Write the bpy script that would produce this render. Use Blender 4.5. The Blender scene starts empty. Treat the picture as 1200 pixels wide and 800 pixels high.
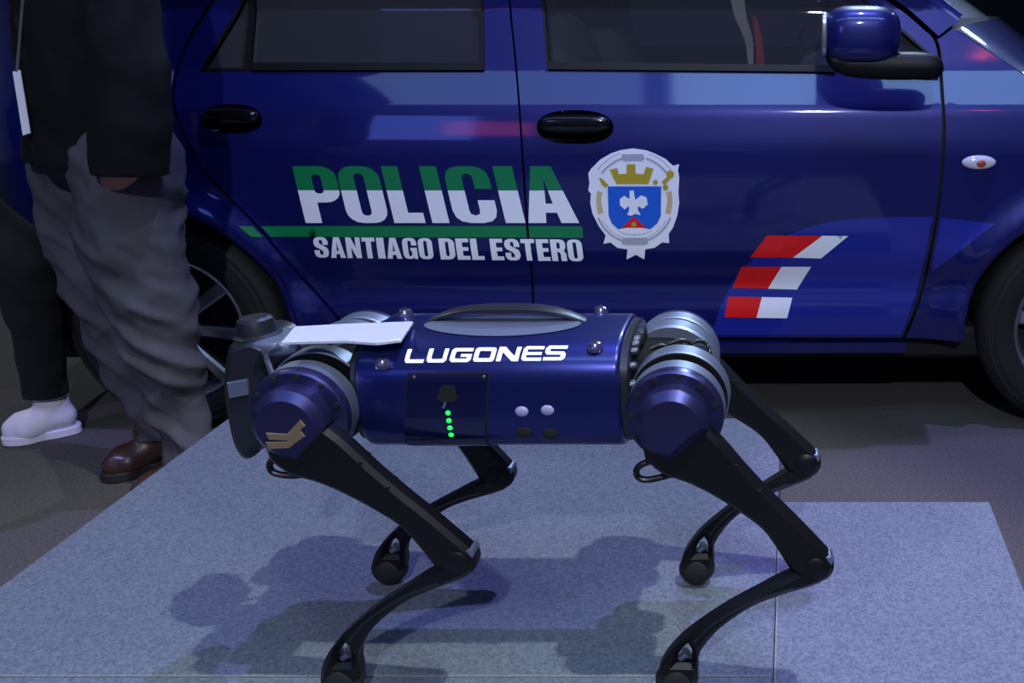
import bpy, bmesh, math, random
from mathutils import Vector, Matrix, noise
from mathutils.geometry import delaunay_2d_cdt
random.seed(4)
R = math.radians
scene = bpy.context.scene
COL = scene.collection

# ------------------------------------------------------------------ camera
FPX, PX, PY, PITCH, CAMZ = 1226.0, 930.0, 400.0, R(18.0), 1.13
cam_data = bpy.data.cameras.new('camera')
cam = bpy.data.objects.new('camera', cam_data)
COL.objects.link(cam)
cam.location = (0, 0, CAMZ)
cam.rotation_euler = (R(90) - PITCH, 0, 0)
cam_data.sensor_fit = 'HORIZONTAL'
cam_data.sensor_width = 36.0
cam_data.lens = 36.0 * FPX / 1200.0
cam_data.shift_x = (600.0 - PX) / 1200.0
cam_data.clip_start = 0.02
scene.camera = cam

# ------------------------------------------------------------------ world, lamps, exposure
world = bpy.data.worlds.new('hall_ambience')
scene.world = world
world.use_nodes = True
bg = world.node_tree.nodes['Background']
bg.inputs[0].default_value = (0.30, 0.38, 0.78, 1)
bg.inputs[1].default_value = 0.12
scene.view_settings.view_transform = 'Standard'
scene.view_settings.look = 'None'
scene.view_settings.exposure = 0.0
scene.view_settings.gamma = 1.0
scene.view_settings.use_curve_mapping = False

def spot(name, loc, target, energy, color, angle, blend, radius):
    d = bpy.data.lights.new(name, 'SPOT')
    d.energy = energy; d.color = color; d.spot_size = R(angle); d.spot_blend = blend
    d.shadow_soft_size = radius
    o = bpy.data.objects.new(name, d)
    o.location = loc
    o.rotation_euler = (Vector(target) - Vector(loc)).to_track_quat('-Z', 'Y').to_euler()
    COL.objects.link(o)
    return o
# stage spots hung over the stand, plus one added fill for the hood
spot('stage_spot_white', (0.85, 0.50, 3.9), (-0.45, 1.35, 0.25), 370, (0.92, 1.0, 0.90), 40, 0.45, 0.03)
spot('stage_spot_violet', (0.28, 2.15, 3.9), (-0.35, 1.3, 0.25), 330, (0.36, 0.38, 1.0), 80, 0.5, 0.03)
spot('stage_spot_front', (0.25, -2.4, 3.3), (-0.7, 2.65, 0.6), 430, (0.80, 0.86, 1.0), 46, 0.6, 0.06)
spot('stage_spot_back', (0.45, 5.2, 3.4), (-0.35, 1.3, 0.6), 300, (0.62, 0.85, 1.0), 40, 0.5, 0.10)
spot('added_hood_fill', (2.6, 5.6, 3.6), (0.7, 3.2, 0.95), 36, (0.6, 0.85, 1.0), 34, 0.5, 0.12)  # added fill that brightens the hood and windshield
spot('stage_spot_purple', (2.2, 0.6, 4.0), (0.80, 1.62, 0.0), 400, (0.42, 0.26, 1.0), 25, 0.08, 0.03)
spot('stage_spot_left', (-3.6, -0.2, 4.0), (-2.05, 2.35, 0.0), 120, (0.60, 0.35, 1.0), 16, 0.15, 0.03)
spot('stage_spot_red', (1.6, -2.2, 3.6), (-0.3, 2.4, 0.8), 7, (1.0, 0.10, 0.16), 60, 0.5, 0.12)
spot('stage_spot_floor', (-4.0, 4.6, 4.2), (-2.0, 2.9, 0.0), 160, (0.9, 1.0, 0.95), 60, 0.5, 0.05)
# lamps of the hall that show as reflections in the car: ceiling strips over the aisle, two screens across it
def area_lamp(name, loc, target, sx, sy, energy, color):
    d = bpy.data.lights.new(name, 'AREA'); d.shape = 'RECTANGLE'; d.size = sx; d.size_y = sy; d.energy = energy; d.color = color
    o = bpy.data.objects.new(name, d); o.location = loc; COL.objects.link(o)
    o.rotation_euler = (Vector(target) - Vector(loc)).to_track_quat('-Z', 'Y').to_euler()
area_lamp('ceiling_strip_light', (0.9, -0.3, 4.3), (0.9, 2.65, 0.9), 3.4, 0.8, 46, (0.34, 0.62, 1.0))
area_lamp('ceiling_strip_light', (-2.8, -0.3, 4.3), (-2.8, 2.65, 0.9), 3.6, 0.8, 20, (0.34, 0.56, 1.0))
area_lamp('screen_light_blue', (-3.1, -3.0, 1.95), (-0.95, 2.65, 0.85), 1.0, 1.1, 14, (0.13, 0.22, 1.0))
area_lamp('screen_light_red', (-2.45, -3.0, 1.80), (-0.8, 2.65, 0.85), 0.7, 0.35, 1.6, (1.0, 0.10, 0.2))

# ------------------------------------------------------------------ helpers
def lin(c):
    return tuple(((v / 255.0) / 12.92 if v / 255.0 <= 0.04045 else ((v / 255.0 + 0.055) / 1.055) ** 2.4) for v in c)

def mat(name, rgb, rough=0.5, metal=0.0, coat=0.0, coat_rough=0.03, vary=0.08, vscale=12.0, bump=0.0, bscale=120.0, emit=None, estr=0.0, spec=0.5):
    m = bpy.data.materials.new(name); m.use_nodes = True
    nt = m.node_tree; n = nt.nodes; b = n['Principled BSDF']
    c = lin(rgb)
    tc = n.new('ShaderNodeTexCoord')
    nz = n.new('ShaderNodeTexNoise'); nz.inputs['Scale'].default_value = vscale; nz.inputs['Detail'].default_value = 4
    nt.links.new(tc.outputs['Object'], nz.inputs['Vector'])
    rmp = n.new('ShaderNodeMix'); rmp.data_type = 'RGBA'
    rmp.inputs[6].default_value = (*[v * (1 - vary) for v in c], 1)
    rmp.inputs[7].default_value = (*[min(1, v * (1 + vary)) for v in c], 1)
    nt.links.new(nz.outputs['Fac'], rmp.inputs[0])
    nt.links.new(rmp.outputs[2], b.inputs['Base Color'])
    b.inputs['Roughness'].default_value = rough
    b.inputs['Metallic'].default_value = metal
    b.inputs['Coat Weight'].default_value = coat
    b.inputs['Coat Roughness'].default_value = coat_rough
    b.inputs['Specular IOR Level'].default_value = spec
    if bump > 0:
        nb = n.new('ShaderNodeTexNoise'); nb.inputs['Scale'].default_value = bscale; nb.inputs['Detail'].default_value = 3
        nt.links.new(tc.outputs['Object'], nb.inputs['Vector'])
        bp = n.new('ShaderNodeBump'); bp.inputs['Strength'].default_value = bump; bp.inputs['Distance'].default_value = 0.004
        nt.links.new(nb.outputs['Fac'], bp.inputs['Height'])
        nt.links.new(bp.outputs['Normal'], b.inputs['Normal'])
    if emit:
        b.inputs['Emission Color'].default_value = (*lin(emit), 1)
        b.inputs['Emission Strength'].default_value = estr
    return m

def carpet(name, dark, light, scale):
    m = mat(name, dark, rough=0.95, spec=0.1)
    nt = m.node_tree; n = nt.nodes; b = n['Principled BSDF']
    for l in list(b.inputs['Base Color'].links): nt.links.remove(l)
    tc = n.new('ShaderNodeTexCoord')
    a = n.new('ShaderNodeTexNoise'); a.inputs['Scale'].default_value = scale; a.inputs['Detail'].default_value = 6; a.inputs['Roughness'].default_value = 0.8
    nt.links.new(tc.outputs['Object'], a.inputs['Vector'])
    cr = n.new('ShaderNodeValToRGB')
    cr.color_ramp.elements[0].position = 0.33; cr.color_ramp.elements[0].color = (*lin(dark), 1)
    cr.color_ramp.elements[1].position = 0.68; cr.color_ramp.elements[1].color = (*lin(light), 1)
    nt.links.new(a.outputs['Fac'], cr.inputs[0])
    nt.links.new(cr.outputs[0], b.inputs['Base Color'])
    bp = n.new('ShaderNodeBump'); bp.inputs['Strength'].default_value = 0.5; bp.inputs['Distance'].default_value = 0.002
    nt.links.new(a.outputs['Fac'], bp.inputs['Height']); nt.links.new(bp.outputs['Normal'], b.inputs['Normal'])
    return m

def glass(name, tint, painted_sheen=0.15, painted_sheen_rgb=(0.15, 0.15, 0.17), gloss_rough=0.02):
    m = bpy.data.materials.new(name); m.use_nodes = True
    nt = m.node_tree; n = nt.nodes
    for x in list(n): n.remove(x)
    out = n.new('ShaderNodeOutputMaterial'); mix = n.new('ShaderNodeMixShader'); sheen_mix = n.new('ShaderNodeMixShader')
    tr = n.new('ShaderNodeBsdfTransparent'); tr.inputs[0].default_value = (*tint, 1)
    df = n.new('ShaderNodeBsdfDiffuse'); df.inputs[0].default_value = (*painted_sheen_rgb, 1)  # pale diffuse share painted in for reflections on the panes
    gl = n.new('ShaderNodeBsdfGlossy'); gl.inputs['Roughness'].default_value = gloss_rough
    fr = n.new('ShaderNodeFresnel'); fr.inputs[0].default_value = 1.5
    sheen_mix.inputs[0].default_value = painted_sheen
    nt.links.new(tr.outputs[0], sheen_mix.inputs[1]); nt.links.new(df.outputs[0], sheen_mix.inputs[2])
    nt.links.new(fr.outputs[0], mix.inputs[0]); nt.links.new(sheen_mix.outputs[0], mix.inputs[1]); nt.links.new(gl.outputs[0], mix.inputs[2])
    nt.links.new(mix.outputs[0], out.inputs[0])
    return m

M = {}
M['floor'] = carpet('hall_floor_carpet', (62, 59, 57), (106, 102, 99), 170)
M['platform'] = carpet('platform_carpet', (70, 74, 85), (123, 130, 146), 210)
M['carpet_edge'] = carpet('carpet_frayed_edge', (92, 94, 98), (158, 158, 160), 260)
M['wall'] = mat('hall_wall_dark', (26, 27, 36), rough=0.8, vary=0.2, vscale=2)
M['paint'] = mat('car_paint_navy', (12, 21, 100), rough=0.40, metal=0.45, coat=1.0, coat_rough=0.07, vary=0.05, vscale=3)
M['livery_blue'] = mat('livery_royal_blue', (18, 36, 150), rough=0.42, metal=0.1, coat=1.0, coat_rough=0.05, vary=0.04)
M['seam'] = mat('seam_black', (5, 5, 8), rough=0.7)
M['rubber_trim'] = mat('trim_black_rubber', (6, 6, 7), rough=0.5, spec=0.3)
M['glass_side'] = glass('side_window_glass', (0.80, 0.81, 0.83), 0.15)
M['glass_rear'] = glass('rear_window_tinted_glass', (0.22, 0.22, 0.24), 0.22)
M['glass_wind'] = glass('windshield_glass', (0.72, 0.76, 0.76), 0.42, (0.6, 0.66, 0.68))
M['interior'] = mat('cabin_dark_fabric', (66, 66, 70), rough=0.85, bump=0.2)
M['interior_light'] = mat('cabin_pale_trim', (150, 150, 142), rough=0.7)
M['plain_red'] = mat('plain_red_matt', (170, 26, 36), rough=0.7)
M['white_print'] = mat('white_vinyl_print', (250, 250, 255), rough=0.35, coat=0.4, vary=0.02)
M['green_print'] = mat('green_vinyl_print', (16, 128, 74), rough=0.35, coat=0.4, vary=0.03)
M['red_print'] = mat('red_vinyl_print', (232, 24, 22), rough=0.35, coat=0.4, vary=0.03)
M['gold_print'] = mat('gold_vinyl_print', (188, 166, 42), rough=0.4, vary=0.1, vscale=200)
M['blue_print'] = mat('blue_vinyl_print', (28, 98, 210), rough=0.4, vary=0.03)
M['grey_print'] = mat('grey_vinyl_print', (176, 178, 190), rough=0.4, vary=0.25, vscale=400)
M['tan_print'] = mat('tan_vinyl_print', (214, 190, 140), rough=0.4, vary=0.2, vscale=300)
M['handle_black'] = mat('handle_gloss_black', (8, 8, 10), rough=0.18, coat=0.6)
M['lamp_lens'] = mat('indicator_lens', (214, 210, 220), rough=0.15, coat=0.8)
M['lamp_amber'] = mat('indicator_bulb', (170, 70, 48), rough=0.3)
M['tyre'] = mat('tyre_rubber', (20, 20, 20), rough=0.75, bump=0.2, bscale=60)
M['alloy'] = mat('wheel_alloy', (190, 192, 200), rough=0.25, metal=0.9)
M['alloy_dark'] = mat('wheel_hub_dark', (28, 28, 30), rough=0.6)
M['robot_blue'] = mat('robot_anodised_blue', (30, 38, 104), rough=0.34, metal=0.7, coat=0.35, coat_rough=0.12, vary=0.06)
M['robot_violet'] = mat('robot_anodised_violet', (64, 62, 106), rough=0.30, metal=0.8, vary=0.08)
M['robot_silver'] = mat('robot_brushed_metal', (128, 136, 158), rough=0.46, metal=0.8, vary=0.1, vscale=40)
M['robot_grey'] = mat('robot_dark_metal', (62, 64, 72), rough=0.38, metal=0.8, vary=0.12, vscale=30)
M['robot_black'] = mat('robot_satin_black', (8, 8, 10), rough=0.42, spec=0.35, vary=0.1)
M['robot_matte'] = mat('robot_matte_black', (7, 7, 8), rough=0.8, spec=0.15)
M['robot_rubber'] = mat('robot_foot_rubber', (24, 21, 23), rough=0.7, bump=0.15)
M['hole'] = mat('screw_hole_black', (4, 4, 5), rough=0.8)
M['bolt'] = mat('bolt_blued_steel', (140, 138, 180), rough=0.22, metal=0.9)
M['gold_badge'] = mat('badge_bronze', (142, 120, 96), rough=0.4, metal=0.5)
M['panel_black'] = mat('battery_panel_smoke', (17, 20, 66), rough=0.25, metal=0.4, coat=0.6, vary=0.05)
M['led'] = mat('status_led_green', (30, 200, 70), emit=(14, 255, 60), estr=3.0)
M['sticker'] = mat('grey_round_sticker', (150, 146, 186), rough=0.4)
M['cable'] = mat('cable_black', (10, 10, 11), rough=0.4)
M['jacket'] = mat('jacket_black_fabric', (15, 15, 17), rough=0.85, spec=0.2, bump=0.15, bscale=300)
M['trousers'] = mat('trousers_grey_cotton', (70, 68, 74), rough=0.85, spec=0.25, bump=0.15, bscale=400)
M['trousers_black'] = mat('trousers_black_cotton', (15, 15, 17), rough=0.9, bump=0.15, bscale=400)
M['leather'] = mat('shoe_brown_leather', (62, 42, 34), rough=0.4, coat=0.2)
M['sole'] = mat('shoe_sole_dark', (30, 24, 22), rough=0.7)
M['sneaker'] = mat('sneaker_white', (222, 216, 226), rough=0.7, bump=0.2)
M['skin'] = mat('skin', (186, 130, 108), rough=0.5)
M['hair'] = mat('hair_dark', (24, 19, 17), rough=0.6, bump=0.4)
M['eye'] = mat('eye_dark', (16, 12, 10), rough=0.2)
M['paper'] = mat('badge_card_white', (226, 226, 234), rough=0.5)
M['lanyard'] = mat('lanyard_grey_cord', (84, 84, 92), rough=0.7)
M['shirt'] = mat('shirt_white', (206, 208, 218), rough=0.8)

# neck plate: pale metal with rows of tiny dark perforations
def perforated():
    m = mat('perforated_pale_plate', (205, 206, 226), rough=0.4, metal=0.25)
    nt = m.node_tree; n = nt.nodes; b = n['Principled BSDF']
    tc = n.new('ShaderNodeTexCoord'); vo = n.new('ShaderNodeTexVoronoi'); vo.inputs['Scale'].default_value = 330; vo.inputs['Randomness'].default_value = 0.05
    nt.links.new(tc.outputs['Object'], vo.inputs['Vector'])
    cr = n.new('ShaderNodeValToRGB'); cr.color_ramp.elements[0].position = 0.14; cr.color_ramp.elements[0].color = (*lin((120, 120, 150)), 1)
    cr.color_ramp.elements[1].position = 0.26; cr.color_ramp.elements[1].color = (*lin((210, 210, 230)), 1)
    nt.links.new(vo.outputs['Distance'], cr.inputs[0]); nt.links.new(cr.outputs[0], b.inputs['Base Color'])
    return m
M['perforated'] = perforated()

# green over white vinyl for the big lettering: flat print, split at a fixed height on the door
def two_tone(name, zsplit):
    m = mat(name, (232, 234, 246), rough=0.35, coat=0.4)
    nt = m.node_tree; n = nt.nodes; b = n['Principled BSDF']
    geo = n.new('ShaderNodeTexCoord'); sp = n.new('ShaderNodeSeparateXYZ'); nt.links.new(geo.outputs['Object'], sp.inputs[0])
    gt = n.new('ShaderNodeMath'); gt.operation = 'GREATER_THAN'; gt.inputs[1].default_value = zsplit
    nt.links.new(sp.outputs['Z'], gt.inputs[0])
    mx = n.new('ShaderNodeMix'); mx.data_type = 'RGBA'
    mx.inputs[6].default_value = (*lin((250, 250, 255)), 1); mx.inputs[7].default_value = (*lin((16, 128, 74)), 1)
    nt.links.new(gt.outputs[0], mx.inputs[0]); nt.links.new(mx.outputs[2], b.inputs['Base Color'])
    return m

# --- rays through the photograph, used to find real positions on real planes
FWD = Vector((0, math.cos(PITCH), -math.sin(PITCH))); UP = Vector((0, math.sin(PITCH), math.cos(PITCH)))
CAM = Vector((0, 0, CAMZ))
def ray(u, v):
    return FWD + Vector(((u - PX) / FPX, 0, 0)) - UP * ((v - PY) / FPX)
def onY(u, v, Y):
    d = ray(u, v); return CAM + d * (Y / d.y)
def onZ(u, v, z):
    d = ray(u, v); return CAM + d * ((z - CAMZ) / d.z)
def onS(u, v, surf):
    a, b = 2.3, None
    for i in range(61):
        Y = 2.3 + 1.0 * i / 60; p = onY(u, v, Y)
        if Y >= surf(p.x, p.z): b = Y; break
        a = Y
    if b is None: return onY(u, v, 2.9)
    for _ in range(22):
        m = (a + b) / 2; p = onY(u, v, m)
        if m >= surf(p.x, p.z): b = m
        else: a = m
    return onY(u, v, b)

# --- objects
def empty(name, loc, label=None, cat=None, group=None):
    o = bpy.data.objects.new(name, None); COL.objects.link(o); o.location = loc
    o.empty_display_size = 0.1
    if label: o['label'] = label
    if cat: o['category'] = cat
    if group: o['group'] = group
    return o
def root_loc(p):
    v = Vector((0, 0, 0))
    while p is not None:
        v += p.location; p = p.parent
    return v
def link(name, me, material, parent=None, smooth=True, local=False, mats=None):
    """mesh given in world coordinates (local=False): shift it into the parent's frame"""
    if parent is not None and not local:
        me.transform(Matrix.Translation(-root_loc(parent)))
    for m in (mats or [material]): me.materials.append(m)
    o = bpy.data.objects.new(name, me); COL.objects.link(o)
    if parent is not None: o.parent = parent
    return o
def build(name, vf, material, parent=None, smooth=True, angle=35, local=False):
    me = bpy.data.meshes.new(name); me.from_pydata([tuple(v) for v in vf[0]], [], [tuple(f) for f in vf[1]])
    bm = bmesh.new(); bm.from_mesh(me); bmesh.ops.recalc_face_normals(bm, faces=bm.faces)
    if smooth:
        for f in bm.faces: f.smooth = True
        for e in bm.edges:
            if len(e.link_faces) == 2 and e.calc_face_angle(0) > R(angle): e.smooth = False
    bm.to_mesh(me); bm.free()
    return link(name, me, material, parent, local=local)
def merge(*parts):
    V, F = [], []
    for v, f in parts:
        k = len(V); V += list(v); F += [tuple(i + k for i in q) for q in f]
    return V, F
def xf(vf, m):
    return [m @ Vector(v) for v in vf[0]], vf[1]

def inside(p, poly):
    x, y = p; c = False; j = len(poly) - 1
    for i in range(len(poly)):
        xi, yi = poly[i]; xj, yj = poly[j]
        if (yi > y) != (yj > y) and x < (xj - xi) * (y - yi) / (yj - yi) + xi: c = not c
        j = i
    return c
def dens(poly, step):
    out = []
    for i in range(len(poly)):
        a, b = poly[i], poly[(i + 1) % len(poly)]
        k = max(1, int(math.ceil(math.hypot(b[0] - a[0], b[1] - a[1]) / step)))
        for q in range(k): out.append((a[0] + (b[0] - a[0]) * q / k, a[1] + (b[1] - a[1]) * q / k))
    return out
def smooth_poly(pts, n=4, closed=False):
    """Catmull-Rom through points"""
    out = []; L = len(pts)
    for i in range(L if closed else L - 1):
        p = [pts[(i + k) % L] if closed else pts[min(max(i + k, 0), L - 1)] for k in (-1, 0, 1, 2)]
        for q in range(n):
            t = q / n
            out.append(tuple(0.5 * (2 * p[1][a] + (p[2][a] - p[0][a]) * t + (2 * p[0][a] - 5 * p[1][a] + 4 * p[2][a] - p[3][a]) * t * t + (3 * p[1][a] - p[0][a] - 3 * p[2][a] + p[3][a]) * t ** 3) for a in range(len(p[1]))))
    if not closed: out.append(tuple(pts[-1]))
    return out
def tri(outline, holes=(), grid=None, margin=0.4):
    loops = [outline] + list(holes); pts = []; edges = []
    for lp in loops:
        k = len(pts); pts += lp; edges += [(k + i, k + (i + 1) % len(lp)) for i in range(len(lp))]
    if grid:
        gx, gz = grid
        xs = [p[0] for p in outline]; zs = [p[1] for p in outline]
        nb = list(pts)
        x0 = math.floor(min(xs) / gx); x1 = math.ceil(max(xs) / gx); z0 = math.floor(min(zs) / gz); z1 = math.ceil(max(zs) / gz)
        cell = {}
        for b in nb: cell.setdefault((int(b[0] // gx), int(b[1] // gz)), []).append(b)
        for i in range(x0, x1 + 1):
            for j in range(z0, z1 + 1):
                p = (i * gx, j * gz)
                if not inside(p, outline) or any(inside(p, h) for h in holes): continue
                ci, cj = int(p[0] // gx), int(p[1] // gz); ok = True
                for a in (-1, 0, 1):
                    for b in (-1, 0, 1):
                        for q in cell.get((ci + a, cj + b), ()):
                            if abs(q[0] - p[0]) < gx * margin and abs(q[1] - p[1]) < gz * margin: ok = False
                if ok: pts.append(p)
    r = delaunay_2d_cdt([Vector(p) for p in pts], edges, [], 0, 1e-7)
    P = [(v.x, v.y) for v in r[0]]; F = []
    for f in r[2]:
        c = (sum(P[i][0] for i in f) / 3, sum(P[i][1] for i in f) / 3)
        if inside(c, outline) and not any(inside(c, h) for h in holes): F.append(tuple(f))
    return P, F
def area(poly):
    return 0.5 * sum(poly[i][0] * poly[(i + 1) % len(poly)][1] - poly[(i + 1) % len(poly)][0] * poly[i][1] for i in range(len(poly)))
def inset(poly, d):
    if area(poly) < 0: poly = poly[::-1]
    n = len(poly); out = []
    for i in range(n):
        a, b, c = Vector(poly[i - 1]), Vector(poly[i]), Vector(poly[(i + 1) % n])
        e1 = (b - a); e2 = (c - b)
        n1 = Vector((-e1.y, e1.x)).normalized() if e1.length else Vector((0, 0)); n2 = Vector((-e2.y, e2.x)).normalized() if e2.length else Vector((0, 0))
        m = (n1 + n2)
        m = m.normalized() if m.length > 1e-6 else n1
        k = max(0.5, m.dot(n1)) if n1.length else 1
        out.append(tuple(b + m * (d / k)))
    return out
def slab(outline, holes=(), t=0.02, bevel=0.003):
    """flat plate in XZ, thickness t along Y (centred), bevelled edges"""
    loops = []
    o = list(outline) if area(outline) > 0 else list(outline)[::-1]
    loops.append((o, inset(o, bevel)))
    for h in holes:
        h = list(h) if area(h) > 0 else list(h)[::-1]
        loops.append((h, inset(h, -bevel)))
    V, F = [], []
    for k, (a, b) in enumerate(loops):
        n = len(a); s = len(V)
        for (lp, y) in ((b, -t / 2), (a, -t / 2 + bevel), (a, t / 2 - bevel), (b, t / 2)):
            V += [(p[0], y, p[1]) for p in lp]
        for r in range(3):
            for i in range(n):
                j = (i + 1) % n
                F.append((s + r * n + i, s + r * n + j, s + (r + 1) * n + j, s + (r + 1) * n + i))
    P, T = tri(loops[0][1], [l[1] for l in loops[1:]])
    for y in (-t / 2, t / 2):
        s = len(V); V += [(p[0], y, p[1]) for p in P]; F += [tuple(s + i for i in f) for f in T]
    return weld(V, F)
def weld(V, F, eps=1e-6):
    key = {}; mp = []; out = []
    for v in V:
        k = tuple(round(c / 2e-6) for c in v)
        if k not in key: key[k] = len(out); out.append(tuple(v))
        mp.append(key[k])
    G = []
    for f in F:
        g = []
        for i in f:
            if not g or mp[i] != g[-1]: g.append(mp[i])
        if len(g) > 2 and g[0] == g[-1]: g.pop()
        if len(set(g)) > 2 and len(set(g)) == len(g): G.append(tuple(g))
    return out, G
def circle(cx, cz, r, n=24, a0=0, a1=2 * math.pi, rz=None):
    full = abs(a1 - a0 - 2 * math.pi) < 1e-6
    return [(cx + r * math.cos(a0 + (a1 - a0) * i / (n if full else n - 1)), cz + (rz or r) * math.sin(a0 + (a1 - a0) * i / (n if full else n - 1))) for i in range(n)]
def lathe(profile, seg=40, axis='Z', center=(0, 0, 0)):
    V, F = [], []; n = len(profile)
    for i in range(seg):
        a = 2 * math.pi * i / seg; c, s = math.cos(a), math.sin(a)
        for r, h in profile:
            p = (r * c, r * s, h) if axis == 'Z' else ((r * c, h, r * s) if axis == 'Y' else (h, r * c, r * s))
            V.append((p[0] + center[0], p[1] + center[1], p[2] + center[2]))
    for i in range(seg):
        j = (i + 1) % seg
        for k in range(n - 1):
            F.append((i * n + k, i * n + k + 1, j * n + k + 1, j * n + k))
    return weld(V, F)
def tube(path, r, seg=8, caps=True):
    V, F = [], []; n = len(path); path = [Vector(p) for p in path]
    up = Vector((0.13, 0.21, 0.97)).normalized()
    for i, p in enumerate(path):
        d = (path[min(i + 1, n - 1)] - path[max(i - 1, 0)]).normalized()
        a = d.cross(up)
        a = a.normalized() if a.length > 1e-4 else Vector((1, 0, 0)); b = d.cross(a)
        rr = r[i] if isinstance(r, (list, tuple)) else r
        for k in range(seg):
            t = 2 * math.pi * k / seg; V.append(tuple(p + (a * math.cos(t) + b * math.sin(t)) * rr))
    for i in range(n - 1):
        for k in range(seg):
            j = (k + 1) % seg; F.append((i * seg + k, i * seg + j, (i + 1) * seg + j, (i + 1) * seg + k))
    if caps: F += [tuple(range(seg)), tuple((n - 1) * seg + k for k in range(seg))]
    return V, F
def rbox(cx, cy, cz, sx, sy, sz, b=0.004):
    o = [(cx - sx / 2, cz - sz / 2), (cx + sx / 2, cz - sz / 2), (cx + sx / 2, cz + sz / 2), (cx - sx / 2, cz + sz / 2)]
    b = min(b, sx / 3, sy / 3, sz / 3); k = b
    q = []
    for (x, z), (dx, dz) in zip(o, ((1, 1), (-1, 1), (-1, -1), (1, -1))):
        if dx * dz > 0: q += [(x, z + dz * k), (x + dx * k, z)]
        else: q += [(x + dx * k, z), (x, z + dz * k)]
    v, f = slab(q, (), sy, b * 0.7)
    return [(p[0], p[1] + cy, p[2]) for p in v], f
def superell(c, ax, e1=0.6, e2=0.6, nu=28, nv=18):
    def sg(v, e): return math.copysign(abs(v) ** e, v)
    V, F = [], []
    for j in range(nv + 1):
        ph = -math.pi / 2 + math.pi * j / nv
        for i in range(nu):
            th = 2 * math.pi * i / nu
            V.append((c[0] + ax[0] * sg(math.cos(ph), e1) * sg(math.cos(th), e2), c[1] + ax[1] * sg(math.cos(ph), e1) * sg(math.sin(th), e2), c[2] + ax[2] * sg(math.sin(ph), e1)))
    for j in range(nv):
        for i in range(nu):
            k = (i + 1) % nu; F.append((j * nu + i, j * nu + k, (j + 1) * nu + k, (j + 1) * nu + i))
    return weld(V, F)
def grid_surf(fn, nu, nv):
    V = [tuple(fn(i / nu, j / nv)) for j in range(nv + 1) for i in range(nu + 1)]; w = nu + 1
    F = [(j * w + i, j * w + i + 1, (j + 1) * w + i + 1, (j + 1) * w + i) for j in range(nv) for i in range(nu)]
    return V, F

def panel(name, outline, holes, surf, material, parent, lift=0.0, rim=0.016, step=0.02, grid=(0.03, 0.012), mirror=None, mats=None):
    """sheet cut to an (x,z) outline, pressed onto the surface Y = surf(x,z), with folded-in edges and exact normals"""
    o = dens(outline, step); hs = [dens(h, step) for h in holes]
    P, T = tri(o, hs, grid)
    V, N, F = [], [], []
    h = 0.002
    for x, z in P:
        sx = (surf(x + h, z) - surf(x - h, z)) / (2 * h); sz = (surf(x, z + h) - surf(x, z - h)) / (2 * h)
        n = Vector((sx, -1, sz)).normalized()
        p = Vector((x, surf(x, z), z)) + n * lift
        V.append(p); N.append(n)
    for f in T:
        a, b, c = (V[i] for i in f)
        F.append(f if (b - a).cross(c - a).dot(N[f[0]]) > 0 else f[::-1])
    if rim > 0:
        for lp, sgn in [(o, 1)] + [(q, -1) for q in hs]:
            if area(lp) < 0: lp = lp[::-1]
            n = len(lp); s = len(V)
            for k in (0, 1):
                for i, (x, z) in enumerate(lp):
                    a, b = lp[i - 1], lp[(i + 1) % n]
                    t = Vector((b[0] - a[0], 0, b[1] - a[1]))
                    nn = Vector((t.z, 0, -t.x)) * sgn
                    V.append(Vector((x, surf(x, z) - lift + (rim if k else 0), z))); N.append(nn.normalized() if nn.length else Vector((0, -1, 0)))
            for i in range(n):
                j = (i + 1) % n; q = (s + i, s + j, s + n + j, s + n + i)
                a, b, c = V[q[0]], V[q[1]], V[q[2]]
                F.append(q if (b - a).cross(c - a).dot(N[q[0]]) > 0 else q[::-1])
    if mirror is not None:
        V = [Vector((v.x, 2 * mirror - v.y, v.z)) for v in V]; N = [Vector((n.x, -n.y, n.z)) for n in N]; F = [f[::-1] for f in F]
    me = bpy.data.meshes.new(name); me.from_pydata([tuple(v) for v in V], [], F)
    me.polygons.foreach_set('use_smooth', [True] * len(me.polygons))
    ob = link(name, me, material, parent, mats=mats)
    me.normals_split_custom_set_from_vertices([tuple(n) for n in N])
    return ob

# ------------------------------------------------------------------ hall
def struct(name, vf, m):
    o = build(name, vf, m, smooth=False); o['kind'] = 'structure'; return o
struct('floor', rbox(0, 2.0, -0.05, 16, 13, 0.1, 0.01), M['floor'])
struct('wall_back', rbox(0, 8.1, 2.2, 16, 0.2, 4.4, 0.01), M['wall'])

# ------------------------------------------------------------------ platforms
PZ = 0.25
def platform(name, x0, x1, y0, y1, label, edges):
    r = empty(name, ((x0 + x1) / 2, (y0 + y1) / 2, 0), label, 'platform', 'carpeted display platforms')
    cx, cy = (x0 + x1) / 2, (y0 + y1) / 2; sx, sy = x1 - x0 - 0.001, y1 - y0 - 0.001
    build('carpet_top', rbox(cx, cy, PZ - 0.006, sx, sy, 0.012, 0.002), M['platform'], r)
    build('frame', rbox(cx, cy, (PZ - 0.012) / 2, sx - 0.002, sy - 0.002, PZ - 0.012, 0.002), M['platform'], r)
    for (a, b, c, d) in edges:
        build('carpet_edge', rbox((a + c) / 2, (b + d) / 2, PZ - 0.0005, abs(c - a) + 0.003, abs(d - b) + 0.003, 0.002, 0.001), M['carpet_edge'], r)
platform('display_platform', -1.256, -0.028, 1.222, 2.157, 'grey-blue carpeted platform block under the robot, behind the front seam', [(-1.25, 1.2245, -0.032, 1.2245)])
platform('display_platform', -1.256, -0.028, 0.40, 1.222, 'grey-blue carpeted platform block along the bottom edge of the photo', [])
platform('display_platform', -0.028, 0.363, 0.40, 1.750, 'narrow grey-blue carpeted platform block at the lower right', [(-0.0255, 0.41, -0.0255, 1.74)])
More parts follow.
